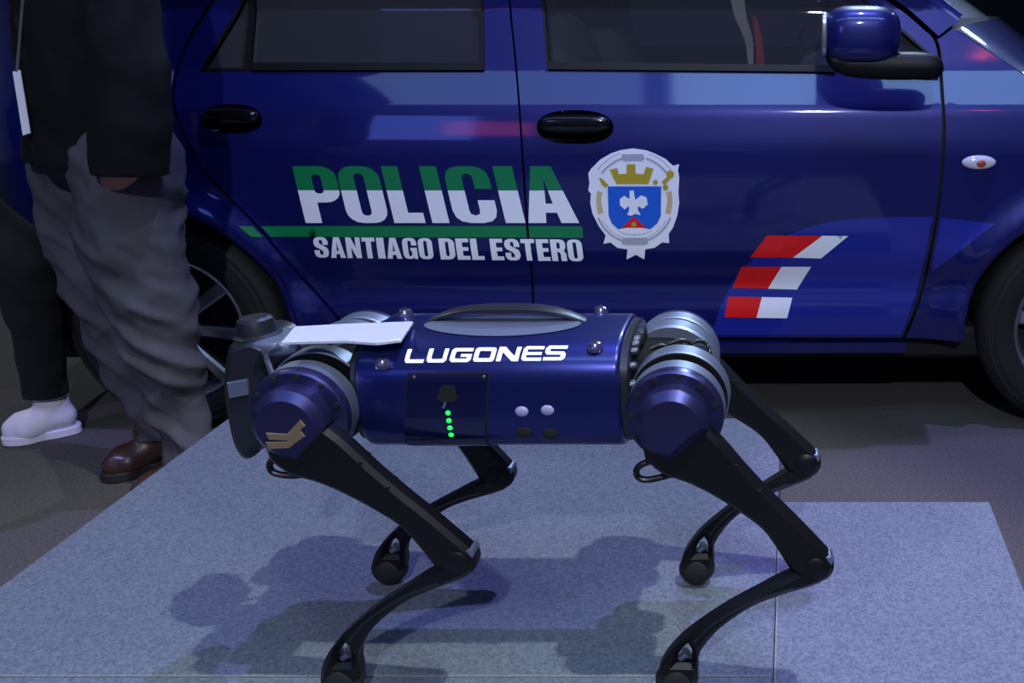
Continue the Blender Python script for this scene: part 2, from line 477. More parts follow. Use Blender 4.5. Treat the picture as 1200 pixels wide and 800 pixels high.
# ------------------------------------------------------------------ police car
DY, CARW = 2.65, 1.695
YC = DY + CARW / 2
XR, XF, WZ, TR = -1.67, 0.79, 0.295, 0.295
def soft(t, w=0.006): return w * math.log(1 + math.exp(min(40, t / w)))
def surf(x, z):
    s = 0.36 * soft(z - 0.872) - 0.23 * soft(z - 0.968)
    s += 0.15 * soft(z - 0.785, 0.012)
    s += 0.030 * max(0.0, (0.80 - z) / 0.5) ** 2
    s += 0.016 * math.exp(-((z - 0.42) / 0.055) ** 2)
    s += 0.010 * ((x + 0.45) / 1.2) ** 2
    s += 4.0 * max(0.0, -1.95 - x) ** 2 + 2.6 * max(0.0, x - 1.08) ** 2
    for cx in (XR, XF):
        r = math.hypot(x - cx, z - WZ)
        s -= 0.022 * math.exp(-((r - 0.345) / 0.05) ** 2)
    return DY + s
def S(u, v):
    p = onS(u, v, surf); return (p.x, p.z)
def SP(pts): return [S(*p) for p in pts]

car = empty('police_car', (-0.4, YC, 0), 'navy blue police hatchback with POLICIA lettering parked behind the robot', 'car')

GAP_R = [(256, -10), (240, 15), (222, 45), (208, 80), (203, 105), (206, 135), (227, 183), (249, 212), (275, 238), (307, 271), (336, 306), (362, 334), (389, 364), (404, 384), (410, 396)]
GAP_M = [(588, -168), (591, -100), (597, 0), (603, 60), (609, 130), (616, 240), (622, 310), (628, 396)]
GAP_F = [(985, -45), (1040, 0), (1062, 15), (1085, 35), (1096, 46), (1101, 66), (1104, 110), (1106, 140), (1105, 180), (1101, 225), (1096, 265), (1089, 302), (1080, 340), (1071, 368), (1059, 396)]
GAP_R = smooth_poly(GAP_R, 3); GAP_F = smooth_poly(GAP_F, 3); GAP_M = smooth_poly(GAP_M, 3)
def sh(pts, dx): return [(p[0] + dx, p[1]) for p in pts]
WIN_R = [(234, 83), (568, 83), (566, 0), (563, -120), (420, -132), (345, -92), (283, 0)]
WIN_F = [(641, 81), (1000, 84), (1094, 66), (1057, 33), (1000, -14), (915, -78), (825, -122), (700, -137), (630, -130), (634, 0)]
ROOF_R = [(585, -168), (480, -172), (400, -165), (330, -118)]
ROOF_F = [(592, -168), (700, -172), (800, -158), (890, -112), (950, -72)]
w_r, w_f = SP(WIN_R), SP(WIN_F)

def cup(u, v, w, h):
    p = S(u, v); q = S(u + w, v); t = S(u, v - h)
    return p[0], p[1], q[0] - p[0], t[1] - p[1]
CUP_R = cup(272, 139.5, 35, 17.5); CUP_F = cup(674, 149, 45, 20)
def cup_loop(c): return [(c[0] + c[2] * math.copysign(abs(math.cos(a)) ** 0.8, math.cos(a)), c[1] + c[3] * math.copysign(abs(math.sin(a)) ** 0.9, math.sin(a))) for a in [2 * math.pi * i / 40 for i in range(40)]]

o_rear = SP(sh(GAP_R, 2.2)) + SP([(520, 395)]) + SP(sh(GAP_M, -1.2))[::-1] + SP(ROOF_R)
o_front = SP(sh(GAP_M, 1.2)) + SP([(800, 395)]) + SP(sh(GAP_F, -2.2))[::-1] + SP(ROOF_F[::-1])
l1 = [S(1117, 33), S(1140, 48), S(1170, 68), S(1200, 88)]
FTOP = l1 + [(0.70, 0.905), (0.85, 0.862), (1.05, 0.82), (1.25, 0.775), (1.42, 0.72)]
def arch(cx, r, a0, a1, n=22): return [(cx + r * math.cos(R(a0 + (a1 - a0) * i / (n - 1))), WZ + r * math.sin(R(a0 + (a1 - a0) * i / (n - 1)))) for i in range(n)]
o_fender = SP(sh(GAP_F[12:], 2.2)) + [(XF - 0.345, 0.262)] + arch(XF, 0.335, 184, -4) + [(1.18, 0.27), (1.44, 0.30), (1.44, 0.60)] + FTOP[::-1] + [S(1101, 45)]
o_quarter = SP(sh(GAP_R, -2.2)) + [(XR + 0.345, 0.262)] + arch(XR, 0.335, -4, 184) + [(-2.06, 0.30), (-2.20, 0.31), (-2.235, 0.62), (-2.23, 0.92), (-2.19, 1.05), (-2.10, 1.22), (-1.96, 1.36), (-1.76, 1.43), (-1.55, 1.455)] + [S(402, -169), S(330, -121)]

fw = panel('front_door', o_front, [w_f, cup_loop(CUP_F)], surf, M['paint'], car)
rw = panel('rear_door', o_rear, [w_r, cup_loop(CUP_R)], surf, M['paint'], car)
fen = panel('front_fender', o_fender, [], surf, M['paint'], car, rim=0.03)
qua = panel('rear_quarter', o_quarter, [], surf, M['paint'], car, rim=0.03)
# far side of the same car
panel('front_door', o_front, [w_f], surf, M['paint'], car, mirror=YC, grid=(0.06, 0.03))
panel('rear_door', o_rear, [w_r], surf, M['paint'], car, mirror=YC, grid=(0.06, 0.03))
panel('front_fender', o_fender, [], surf, M['paint'], car, mirror=YC, grid=(0.06, 0.03))
panel('rear_quarter', o_quarter, [], surf, M['paint'], car, mirror=YC, grid=(0.06, 0.03))
# inner body behind the seams
o_shell = [(XF - 0.34, 0.25)] + arch(XF, 0.34, 184, -4) + [(1.43, 0.31)] + [(p[0], p[1] - 0.012) for p in FTOP[::-1]] + SP(sh(GAP_F[:13][::-1], 3)) + SP(ROOF_F[::-1]) + SP(ROOF_R) + [(-1.70, 1.40), (-1.86, 1.35), (-2.0, 1.2), (-2.1, 1.0), (-2.18, 0.9), (-2.18, 0.32)] + arch(XR, 0.34, 184, -4)
for mir in (None, YC):
    panel('inner_body', o_shell, [inset(w_r, -0.004), inset(w_f, -0.004)], surf, M['seam'], car, lift=-0.034, rim=0.03, grid=(0.08, 0.04), mirror=mir)
    panel('sill', [S(408, 399), S(1062, 399), S(1060, 411), S(400, 411)], [], surf, M['paint'], car, lift=0.012, rim=0.06, mirror=mir)
# glass and rubber
for door, wo, g, u0 in ((fw, w_f, 'glass_side', None), (rw, w_r, 'glass_rear', 290)):
    ins = inset(wo, 0.007)
    panel('window_seal', inset(wo, 0.0005), [ins], surf, M['rubber_trim'], door, lift=0.002, rim=0.02)
    panel('window_glass', ins, [], surf, M[g], door, lift=-0.012, rim=0)
panel('window_glass', inset(w_f, 0.01), [], surf, M['glass_side'], car, lift=-0.012, rim=0, mirror=YC, grid=(0.06, 0.05))
panel('window_glass', inset(w_r, 0.01), [], surf, M['glass_rear'], car, lift=-0.012, rim=0, mirror=YC, grid=(0.06, 0.05))
panel('window_divider', SP([(286, 80), (293, 80), (294, -95), (287, -85)]), [], surf, M['rubber_trim'], rw, lift=0.001)
panel('belt_moulding', SP([(296, 74), (566, 74), (567, 83), (296, 83)]), [], surf, M['rubber_trim'], rw, lift=0.006)
panel('belt_moulding', SP([(643, 73), (978, 77), (978, 85), (643, 82)]), [], surf, M['rubber_trim'], fw, lift=0.006)
# handles: painted dish, black grip across it
for door, c in ((fw, CUP_F), (rw, CUP_R)):
    lp = cup_loop(c); V, F = [], []; n = len(lp)
    rings = [(1.0, 0.0), (0.93, 0.010), (0.75, 0.022), (0.4, 0.028), (0.05, 0.029)]
    for k, d in rings:
        for x, z in lp:
            X, Z = c[0] + (x - c[0]) * k, c[1] + (z - c[1]) * k; V.append((X, surf(X, Z) + d, Z))
    for r in range(len(rings) - 1):
        for i in range(n): F.append((r * n + i, r * n + (i + 1) % n, (r + 1) * n + (i + 1) % n, (r + 1) * n + i))
    F.append(tuple((len(rings) - 1) * n + i for i in range(n)))
    build('handle_dish', (V, F), M['handle_black'], door)
    yb = surf(c[0], c[1])
    build('door_handle', superell((c[0], yb - 0.004, c[1] + c[3] * 0.22), (c[2] * 0.93, 0.017, c[3] * 0.56), 0.7, 0.55), M['handle_black'], door)
# A-pillar and its front face, windshield, hood, roof, ends
ap = [(1047, -2), (1068, 13), (1090, 33), (1100, 42), (1123, 24), (1070, -14), (1000, -62), (900, -122), (820, -165), (800, -164), (890, -118), (950, -77)]
apw = SP(ap)
for mir in (None, YC):
    panel('windshield_pillar', apw, [], surf, M['paint'], car, mirror=mir)
pe = [S(*p) for p in ((1123, 24), (1070, -14), (1000, -62), (900, -122), (820, -165))]
def pl(pts, t):
    t *= len(pts) - 1; i = min(int(t), len(pts) - 2); f = t - i
    return tuple(pts[i][k] + (pts[i + 1][k] - pts[i][k]) * f for k in range(len(pts[0])))
WB = [(0.40, DY + 0.155, 1.088), (0.34, DY + 0.165, 1.14), (0.22, DY + 0.19, 1.21), (0.02, DY + 0.22, 1.34), (-0.18, DY + 0.25, 1.47)]
def pil(mir):
    def fn(u, v):
        x, z = pl(pe, u); a = Vector((x, surf(x, z), z)); b = Vector(pl(WB, u)); m = a.lerp(b, v) + Vector((0.018, -0.008, 0.016)) * (4 * v * (1 - v))
        if mir: m.y = 2 * YC - m.y
        return m
    return fn
build('pillar_face', grid_surf(pil(False), 16, 6), M['paint'], car); build('pillar_face', grid_surf(pil(True), 16, 6), M['paint'], car)
def wind(u, v):
    w = 2 * v - 1; b = pl(WB, u); k = 1 - w * w
    return (b[0] + 0.20 * k * (1 - 0.6 * u), b[1] + (2 * YC - 2 * b[1]) * v, b[2] + 0.03 * k * u)
build('windshield', grid_surf(wind, 16, 30), M['glass_wind'], car)
def ftop(x):
    for a, b in zip(FTOP, FTOP[1:]):
        if a[0] <= x <= b[0]: return a[1] + (b[1] - a[1]) * (x - a[0]) / (b[0] - a[0])
    return FTOP[0][1] if x < FTOP[0][0] else FTOP[-1][1]
def hood(u, v):
    w = 2 * v - 1; xl = FTOP[0][0] + 0.012 + (1.42 - FTOP[0][0] - 0.012) * u; z = ftop(xl); k = 1 - w ** 4
    y0 = surf(xl, z) + 0.001
    return (xl + 0.22 * (1 - w * w) * (1 - 0.7 * u), y0 + (2 * YC - 2 * y0) * v, z + 0.002 + 0.014 * k * (1 - 0.5 * u) + 0.010 * (1 - abs(w) ** 30))
build('hood', grid_surf(hood, 40, 60), M['paint'], car)
def cowl(u, v):
    a = Vector(hood(0, v)); b = Vector(wind(0, v)); return a.lerp(b, u) - Vector((0, 0, 0.012 * math.sin(math.pi * u)))
build('cowl', grid_surf(cowl, 4, 40), M['interior'], car)
def roof(u, v):
    w = 2 * v - 1; X = -1.90 + 1.74 * u; ze = 1.452 - 0.10 * max(0, (0.25 - u) / 0.25) ** 2; y0 = surf(-0.9, ze) - 0.004
    return (X, y0 + (2 * YC - 2 * y0) * v, ze + 0.065 * (1 - abs(w) ** 3) * math.sin(math.pi * min(1, 0.25 + u * 0.65)))
build('roof', grid_surf(roof, 24, 24), M['paint'], car)
def tail(u, v):
    P = [(-2.215, 0.31), (-2.235, 0.62), (-2.205, 0.92), (-2.14, 1.02), (-2.03, 1.24), (-1.89, 1.38)]
    x, z = pl(P, u); w = 2 * v - 1; y0 = surf(x + 0.02, z) - 0.01 if u < 0.9 else surf(-0.9, z)
    return (x - 0.05 * (1 - w * w), y0 + (2 * YC - 2 * y0) * v, z)
build('tailgate', grid_surf(tail, 20, 20), M['paint'], car)
def nose(u, v):
    P = [(1.44, 0.28), (1.45, 0.45), (1.44, 0.60), (1.42, 0.72), (1.42, 0.735)]
    x, z = pl(P, u); w = 2 * v - 1; y0 = surf(x - 0.01, z)
    return (x + 0.14 * (1 - w * w), y0 + (2 * YC - 2 * y0) * v, z)
build('front_bumper', grid_surf(nose, 16, 24), M['paint'], car)
build('underbody', rbox(-0.4, YC, 0.235, 3.5, 1.52, 0.09, 0.02), M['seam'], car)
for cx in (XR, XF):
    for sy in (1, -1):
        V, F = [], []
        for i in range(25):
            a = R(-8 + 196 * i / 24)
            for d in (0.03, 0.30): V.append((cx + 0.345 * math.cos(a), YC - sy * (CARW / 2 - d), WZ + 0.345 * math.sin(a)))
            V.append((cx, YC - sy * (CARW / 2 - 0.30), WZ))
        for i in range(24):
            F += [(i * 3, i * 3 + 1, i * 3 + 4, i * 3 + 3), (i * 3 + 1, i * 3 + 2, i * 3 + 5, i * 3 + 4)]
        build('wheel_arch_liner', (V, F), M['seam'], car)
# wheels (built once about the origin, axis Y, outer face towards -Y; then copied)
TW = 0.185
tyre_p = [(0.185, -0.070), (0.200, -0.088), (0.235, -0.0925), (0.268, -0.088), (0.286, -0.072), (0.2935, -0.06), (0.295, -0.03), (0.295, 0.03), (0.2935, 0.06), (0.286, 0.072), (0.268, 0.088), (0.235, 0.0925), (0.200, 0.088), (0.185, 0.070)]
rim_p = [(0.200, -0.086), (0.197, -0.090), (0.190, -0.086), (0.180, -0.060), (0.172, 0.0), (0.172, 0.07), (0.19, 0.08), (0.192, 0.05), (0.190, -0.04), (0.200, -0.086)]
def vf_mesh(name, vf, m, angle=35):
    o = build(name, vf, m, None, angle=angle); me = o.data; bpy.data.objects.remove(o); return me
me_tyre = vf_mesh('tyre', lathe(tyre_p, 56, 'Y'), M['tyre'], 60)
grooves = merge(*[lathe([(r, 0.0), (r + 0.0, -0.0945 + 0.004 * abs(k - 1)), (r + 0.006, -0.0945 + 0.004 * abs(k - 1)), (r + 0.006, 0.0)], 56, 'Y') for k, r in enumerate((0.222, 0.243, 0.262))])
me_rim = vf_mesh('rim', lathe(rim_p, 56, 'Y'), M['alloy'])
sp_o = [(0.02, -0.021), (0.08, -0.015), (0.186, -0.019), (0.186, 0.019), (0.08, 0.015), (0.02, 0.021)]
sv, sf = slab(sp_o, (), 0.026, 0.006)
me_spoke = vf_mesh('spoke', ([(v[0], v[1] - 0.058 - 0.012 * math.sin(min(1, v[0] / 0.186) * math.pi), v[2]) for v in sv], sf), M['alloy'])
me_hub = vf_mesh('hub_cap', lathe([(0.0, -0.078), (0.028, -0.077), (0.036, -0.07), (0.046, -0.055), (0.046, -0.02), (0, -0.02)], 28, 'Y'), M['alloy'])
me_disc = vf_mesh('brake_disc', lathe([(0.0, -0.01), (0.14, -0.01), (0.14, 0.01), (0.172, 0.012), (0.172, 0.02), (0, 0.02)], 32, 'Y'), M['alloy_dark'])
me_groove = vf_mesh('sidewall_ring', grooves, M['tyre'])
for cx in (XR, XF):
    for sy in (1, -1):
        t = bpy.data.objects.new('wheel', me_tyre); COL.objects.link(t); t.parent = car
        t.location = Vector((cx, YC - sy * (CARW / 2 - 0.118), TR)) - car.location
        t.rotation_euler = (0, R(8), 0 if sy > 0 else math.pi)
        if sy < 0: t.rotation_euler = (0, 0, math.pi)
        for nm, me in (('rim', me_rim), ('hub_cap', me_hub), ('brake_disc', me_disc), ('sidewall_ring', me_groove)):
            q = bpy.data.objects.new(nm, me); COL.objects.link(q); q.parent = t
        for k in range(8):
            q = bpy.data.objects.new('spoke', me_spoke); COL.objects.link(q); q.parent = t; q.rotation_euler = (0, R(45 * k), 0)
# mirror
mc = onY(1009, 40, 2.53)
def mirror_body(c, ax, e1, e2): return superell(c, ax, e1, e2, 40, 24)
mir_o = build('side_mirror', mirror_body((mc.x, mc.y, mc.z - 0.002), (0.091, 0.085, 0.066), 0.62, 0.62), M['paint'], car)
mo = [(974, 63), (1052, 62), (1098, 66), (1101, 88), (1060, 93), (1000, 90), (975, 80)]
mo = smooth_poly([(p.x, p.z) for p in (onY(u, v, 2.50) for u, v in mo)], 3, True)
mv = slab(mo, (), 0.15, 0.010)
build('mirror_base', ([(v[0], v[1] + 2.545, v[2]) for v in mv[0]], mv[1]), M['rubber_trim'], mir_o, angle=50)
panel('mirror_sail', SP([(1040, 66), (1098, 66), (1100, 90), (1040, 88)]), [], surf, M['rubber_trim'], mir_o, lift=0.012, rim=0.02)
gm = mc + Vector((-0.087, 0, 0))
build('mirror_glass', superell((gm.x, gm.y, gm.z), (0.008, 0.07, 0.05), 0.4, 0.4), M['alloy'], mir_o)
# side repeater on the fender
rp = onS(1147, 190, surf)
build('side_repeater', superell((rp.x, rp.y - 0.002, rp.z), (0.043, 0.010, 0.018), 1.0, 1.0), M['lamp_lens'], fen)
rq = onS(1149, 191, surf)
build('indicator_bulb', superell((rq.x, rq.y - 0.010, rq.z), (0.013, 0.004, 0.009), 1.0, 1.0), M['lamp_amber'], fen)
# headlight and tail lamps, one each side
for sy in (1, -1):
    yy = lambda y: y if sy > 0 else 2 * YC - y
    build('headlight', superell((1.36, yy(surf(1.36, 0.66) + 0.03), 0.66), (0.14, 0.06, 0.07), 0.7, 0.8), M['lamp_lens'], car)
    build('tail_lamp', superell((-2.215, yy(surf(-2.2, 0.86) + 0.04), 0.87), (0.03, 0.05, 0.13), 0.7, 0.7), M['plain_red'], car)
# cabin
for sy, nm in ((0.42, 'front_seat'), (1.25, 'front_seat')):
    y = DY + sy
    st = build(nm, merge(superell((-0.30, y, 0.47), (0.27, 0.25, 0.10), 0.5, 0.6), xf(superell((0, 0, 0), (0.09, 0.24, 0.34), 0.5, 0.6), Matrix.Translation((-0.60, y, 0.76)) @ Matrix.Rotation(R(-14), 4, 'Y'))), M['interior'], car)
    build('headrest', superell((-0.70, y, 1.18), (0.055, 0.135, 0.085), 0.6, 0.6), M['interior'], st)
st = build('rear_seat', merge(superell((-1.32, YC, 0.48), (0.27, 0.60, 0.10), 0.5, 0.5), xf(superell((0, 0, 0), (0.09, 0.60, 0.33), 0.5, 0.5), Matrix.Translation((-1.60, YC, 0.75)) @ Matrix.Rotation(R(-16), 4, 'Y'))), M['interior'], car)
for y in (DY + 0.42, YC, DY + 1.25): build('headrest', superell((-1.68, y, 1.13), (0.05, 0.13, 0.075), 0.6, 0.6), M['interior'], st)
ds = build('dashboard', superell((0.25, YC, 0.86), (0.24, 0.68, 0.13), 0.5, 0.4), M['interior'], car)
build('parcel_shelf', rbox(-1.9, YC, 0.95, 0.30, 1.2, 0.03), M['interior'], car)
sw = xf(lathe([(0.17 + 0.014 * math.cos(a), 0.014 * math.sin(a)) for a in [2 * math.pi * i / 8 for i in range(9)]], 32, 'X'), Matrix.Translation((-0.02, DY + 1.25, 0.88)) @ Matrix.Rotation(R(22), 4, 'Y'))
build('steering_wheel', sw, M['rubber_trim'], car)
def tapered_strip(path, w, t, m, nm):  # narrow tapered strips behind the front window, one pale, one red
    V, F = [], []
    for x, y, z, k in path: V += [(x - w * k, y, z), (x + w * k, y, z), (x + w * k, y + t, z), (x - w * k, y + t, z)]
    for i in range(len(path) - 1):
        for j in range(4): F.append((i * 4 + j, i * 4 + (j + 1) % 4, i * 4 + 4 + (j + 1) % 4, i * 4 + 4 + j))
    F += [(0, 1, 2, 3), tuple(len(V) - 4 + j for j in range(4))]
    return build(nm, (V, F), m, car)
def P3(u, v, Y, k): p = onY(u, v, Y); return (p.x, p.y, p.z, k)
tapered_strip(smooth_poly([P3(845, -60, 2.90, 1.2), P3(862, -10, 2.88, 1.1), P3(868, 20, 2.88, 0.9), P3(878, 50, 2.87, 0.6), P3(880, 90, 2.87, 0.3)], 5), 0.017, 0.006, M['interior_light'], 'cabin_strip')
tapered_strip(smooth_poly([P3(884, 20, 2.95, 0.5), P3(889, 45, 2.95, 0.8), P3(891, 70, 2.95, 1.0), P3(890, 100, 2.95, 1.0)], 5), 0.011, 0.006, M['plain_red'], 'cabin_strip')

# ---------------------------------------------------------------- livery and lettering (vinyl on the panels)
def rr(x0, y0, x1, y1, r, k=4):
    out = []
    rx, ry = r if isinstance(r, tuple) else (r, r)
    for cx, cy, a in ((x1 - rx, y1 - ry, 0), (x0 + rx, y1 - ry, 90), (x0 + rx, y0 + ry, 180), (x1 - rx, y0 + ry, 270)):
        out += [(cx + rx * math.cos(R(a + 90 * i / k)), cy + ry * math.sin(R(a + 90 * i / k))) for i in range(k + 1)]
    return out
def bowl(x0, y0, x1, y1, rx, ry, k=5):   # right-hand side rounded, drawn upwards
    return [(x1 - rx + rx * math.cos(R(-90 + 90 * i / k)), y0 + ry + ry * math.sin(R(-90 + 90 * i / k))) for i in range(k + 1)] + [(x1 - rx + rx * math.cos(R(90 * i / k)), y1 - ry + ry * math.sin(R(90 * i / k))) for i in range(k + 1)]
cL = [(0, .78), (.05, .9), (.16, .97), (.35, 1)]; cR = [(.65, 1), (.84, .97), (.95, .9), (1, .78)]
dL = [(.35, 0), (.16, .03), (.05, .1), (0, .22)]; dR = [(1, .22), (.95, .1), (.84, .03), (.65, 0)]
inC = [(.62, .78), (.6, .84), (.5, .87), (.4, .84), (.38, .78), (.38, .22), (.4, .16), (.5, .13), (.6, .16), (.62, .22)]
HEAVY = {
 'P': ([(0, 0), (.40, 0), (.40, .36)] + bowl(.4, .36, 1, 1, .38, .2) + [(0, 1)], [rr(.40, .52, .62, .85, (.08, .06))]),
 'O': (rr(0, 0, 1, 1, (.36, .22)), [rr(.38, .13, .62, .87, (.11, .07))]),
 'L': ([(0, 0), (1, 0), (1, .18), (.52, .18), (.52, 1), (0, 1)], []),
 'I': ([(0, 0), (1, 0), (1, 1), (0, 1)], []),
 'C': (dR[::1] + dL + cL + cR + [(1, .60), (.62, .60)] + inC + [(.62, .40), (1, .40)], []),
 'A': ([(0, 0), (.30, 1), (.70, 1), (1, 0), (.65, 0), (.61, .18), (.39, .18), (.35, 0)], [[(.43, .34), (.57, .34), (.5, .78)]]),
 'S': ([(1, .62), (1, .80), (.9, .94), (.68, 1), (.32, 1), (.1, .94), (0, .80), (0, .66), (.1, .53), (.52, .37), (.62, .27), (.6, .16), (.5, .13), (.4, .16), (.38, .24), (.38, .36), (0, .36), (0, .2), (.1, .06), (.32, 0), (.68, 0), (.9, .06), (1, .2), (1, .36), (.9, .49), (.46, .66), (.38, .75), (.4, .84), (.5, .87), (.6, .84), (.62, .76), (.62, .62)], []),
 'N': ([(0, 0), (.34, 0), (.34, .52), (.64, 0), (1, 0), (1, 1), (.66, 1), (.66, .50), (.36, 1), (0, 1)], []),
 'T': ([(.30, 0), (.70, 0), (.70, .81), (1, .81), (1, 1), (0, 1), (0, .81), (.30, .81)], []),
 'G': ([(.54, .53), (1, .53), (1, 0), (.78, 0), (.72, .07), (.58, 0)] + dL + cL + cR + [(1, .64), (.62, .64)] + inC + [(.62, .38), (.54, .38)], []),
 'D': ([(0, 0)] + bowl(0, 0, 1, 1, .45, .24) + [(0, 1)], [rr(.40, .16, .62, .84, (.1, .07))]),
 'E': ([(0, 0), (1, 0), (1, .18), (.48, .18), (.48, .42), (.93, .42), (.93, .59), (.48, .59), (.48, .82), (1, .82), (1, 1), (0, 1)], []),
 'R': ([(0, 0), (.40, 0), (.40, .42), (.52, .42), (.61, .32), (.62, 0), (1, 0), (.99, .33), (.86, .48), (.97, .58), (1, .72), (.97, .88), (.84, .97), (.62, 1), (0, 1)], [rr(.40, .57, .62, .85, (.08, .06))]),
}
WIDE = {
 'L': ([(.10, 0), (1, 0), (1, .26), (.27, .26), (.22, .32), (.22, 1), (0, 1), (0, .18)], []),
 'U': ([(.12, 0), (.88, 0), (1, .18), (1, 1), (.78, 1), (.78, .31), (.73, .25), (.27, .25), (.22, .31), (.22, 1), (0, 1), (0, .18)], []),
 'G': ([(.12, 0), (.88, 0), (1, .16), (1, .58), (.48, .58), (.48, .38), (.78, .38), (.78, .25), (.27, .25), (.22, .31), (.22, .69), (.27, .76), (1, .76), (1, 1), (.12, 1), (0, .84), (0, .16)], []),
 'O': (rr(0, 0, 1, 1, (.13, .18), 2), [rr(.22, .25, .78, .75, (.05, .07), 2)]),
 'N': ([(0, 0), (.21, 0), (.21, .64), (.72, 0), (1, 0), (1, 1), (.79, 1), (.79, .36), (.28, 1), (0, 1)], []),
 'E': ([(.12, 0), (1, 0), (1, .22), (.22, .22), (.22, .40), (.95, .40), (.95, .60), (.22, .60), (.22, .78), (1, .78), (1, 1), (.12, 1), (0, .84), (0, .16)], []),
 'S': ([(0, 0), (.88, 0), (1, .16), (1, .45), (.88, .61), (.27, .61), (.22, .66), (.22, .73), (.27, .78), (1, .78), (1, 1), (.12, 1), (0, .84), (0, .55), (.12, .39), (.73, .39), (.78, .34), (.78, .27), (.73, .22), (0, .22)], []),
}
def glyph_px(g, x0, x1, yb, yt, slant):
    def f(p): y = yb + (yt - yb) * p[1]; return (x0 + (x1 - x0) * p[0] + slant * (y - yb), y)
    return [f(p) for p in g[0]], [[f(p) for p in h] for h in g[1]]
def vinyl(name, outline_px, holes_px, m, parent, lift=0.0015, grid=None, step=0.012):
    return panel(name, SP(outline_px), [SP(h) for h in holes_px], surf, m, parent, lift=lift, rim=0, grid=grid or (0.03, 0.012), step=step)
M['police_print'] = two_tone('police_lettering_vinyl', S(500, 223)[1])
for ch, x0, x1, door in (('P', 358.6, 407, rw), ('O', 409, 457.5, rw), ('L', 462.5, 499, rw), ('I', 507, 527, rw), ('C', 534, 586, rw), ('I', 593, 616.0, rw), ('A', 619.5, 679, fw)):
    o, h = glyph_px(HEAVY[ch], x0, x1, 261.0, 194.5, 0.24)
    vinyl('letter', o, h, M['police_print'], door)
def line_text(txt, xa, xb, door_of):
    wd = {'I': 0.52, 'N': 1.02, 'E': 0.84, 'L': 0.82, 'T': 0.92, 'A': 1.05}
    tot = sum(wd.get(c, 1.0) for c in txt) + 0.12 * (len(txt) - 1); x = xa; k = (xb - xa) / tot
    for c in txt:
        w = wd.get(c, 1.0) * k
        f = (x - 370) / 312.0
        o, h = glyph_px(HEAVY[c], x, x + w, 301.5 + 4.5 * f, 277.5 + 3.0 * f, 0.14)
        vinyl('letter', o, h, M['white_print'], door_of(x))
        x += w + 0.12 * k
side_of = lambda x: rw if x < 619 else fw
line_text('SANTIAGO', 370, 509, side_of); line_text('DEL', 517, 568.5, side_of); line_text('ESTERO', 577, 684.5, side_of)
vinyl('green_stripe', [(306, 265), (616.5, 264.5), (617.5, 278), (318, 277.5)], [], M['green_print'], rw)
vinyl('green_stripe', [(619.5, 264.5), (682.5, 265), (683.5, 278.5), (620.5, 278)], [], M['green_print'], fw)
vinyl('green_stripe', [(280, 265), (296, 265), (308.5, 277.5), (295, 277.5)], [], M['green_print'], qua)
vinyl('green_stripe', [(-20, 264), (68, 264), (62, 277), (-20, 277)], [], M['green_print'], qua)
# royal blue sweep and the red and white bars
sweep = smooth_poly([(834, 392), (840, 372), (850, 347), (866, 320), (893, 294), (925, 275), (962, 262), (1005, 256), (1050, 254), (1094, 254)], 4)
door_edge = [p for p in sh(GAP_F, -6) if 258 < p[1] < 388]
vinyl('blue_sweep', sweep + door_edge + [(1056, 392)], [], M['livery_blue'], fw, lift=0.0008)
vinyl('blue_sweep', [(1103, 255), (1166, 262), (1130, 290), (1092, 318), (1094, 300), (1098, 282)], [], M['livery_blue'], fen, lift=0.0008)
for red, white in (
    ([(899, 275.5), (964, 275.8), (929, 301.3), (879, 301.3)], [(964, 275.8), (994, 276.2), (962, 302.4), (929, 301.5)]),
    ([(869, 311.7), (916, 312), (900, 337.8), (858.5, 337)], [(916, 312), (950.5, 312.2), (934, 339), (900, 338)]),
    ([(853.5, 347.4), (893, 347.8), (886.5, 372), (849, 371.3)], [(893, 347.8), (928.5, 348.5), (922.3, 372.6), (886.5, 372)])):
    vinyl('red_bar', red, [], M['red_print'], fw, lift=0.002); vinyl('white_bar', white, [], M['white_print'], fw, lift=0.002)
# coat of arms
def e(p): return (680 + 0.1813 * p[0], 165 + 0.18125 * p[1])
def em(name, pts, m, lift): vinyl(name, [e(p) for p in pts], [], m, fw, lift=lift, step=0.006, grid=(0.012, 0.012))
em('emblem_ground', [(340, 48), (425, 60), (480, 80), (550, 115), (600, 160), (640, 150), (632, 190), (640, 235), (635, 330), (640, 400), (628, 480), (600, 560), (572, 600), (575, 660), (530, 655), (480, 690), (420, 700), (415, 765), (360, 735), (300, 765), (305, 700), (240, 690), (195, 655), (150, 665), (165, 610), (120, 550), (80, 470), (65, 400), (70, 340), (52, 320), (60, 270), (52, 210), (70, 180), (130, 120), (200, 80), (260, 60)], M['white_print'], 0.0015)
def arc_band(a0, a1, r0, r1, cx=350, cy=385, ky=1.06, n=14):
    return [(cx + r0 * math.cos(R(a0 + (a1 - a0) * i / n)), cy - ky * r0 * math.sin(R(a0 + (a1 - a0) * i / n))) for i in range(n + 1)] + [(cx + r1 * math.cos(R(a1 - (a1 - a0) * i / n)), cy - ky * r1 * math.sin(R(a1 - (a1 - a0) * i / n))) for i in range(n + 1)]
for a0, a1, r0, r1, m in ((38, 74, 262, 274, 'grey_print'), (106, 142, 262, 274, 'grey_print'), (38, 72, 300, 304, 'grey_print'), (108, 142, 300, 304, 'grey_print'), (204, 258, 250, 262, 'grey_print'), (282, 336, 250, 262, 'grey_print'), (210, 330, 236, 240, 'grey_print'), (166, 200, 212, 246, 'tan_print'), (-20, 14, 212, 246, 'tan_print')):
    em('emblem_scroll', arc_band(a0, a1, r0, r1), M[m], 0.0021)
em('emblem_scroll', [(270, 85), (410, 85), (415, 120), (395, 130), (285, 130), (265, 120)], M['grey_print'], 0.0021)
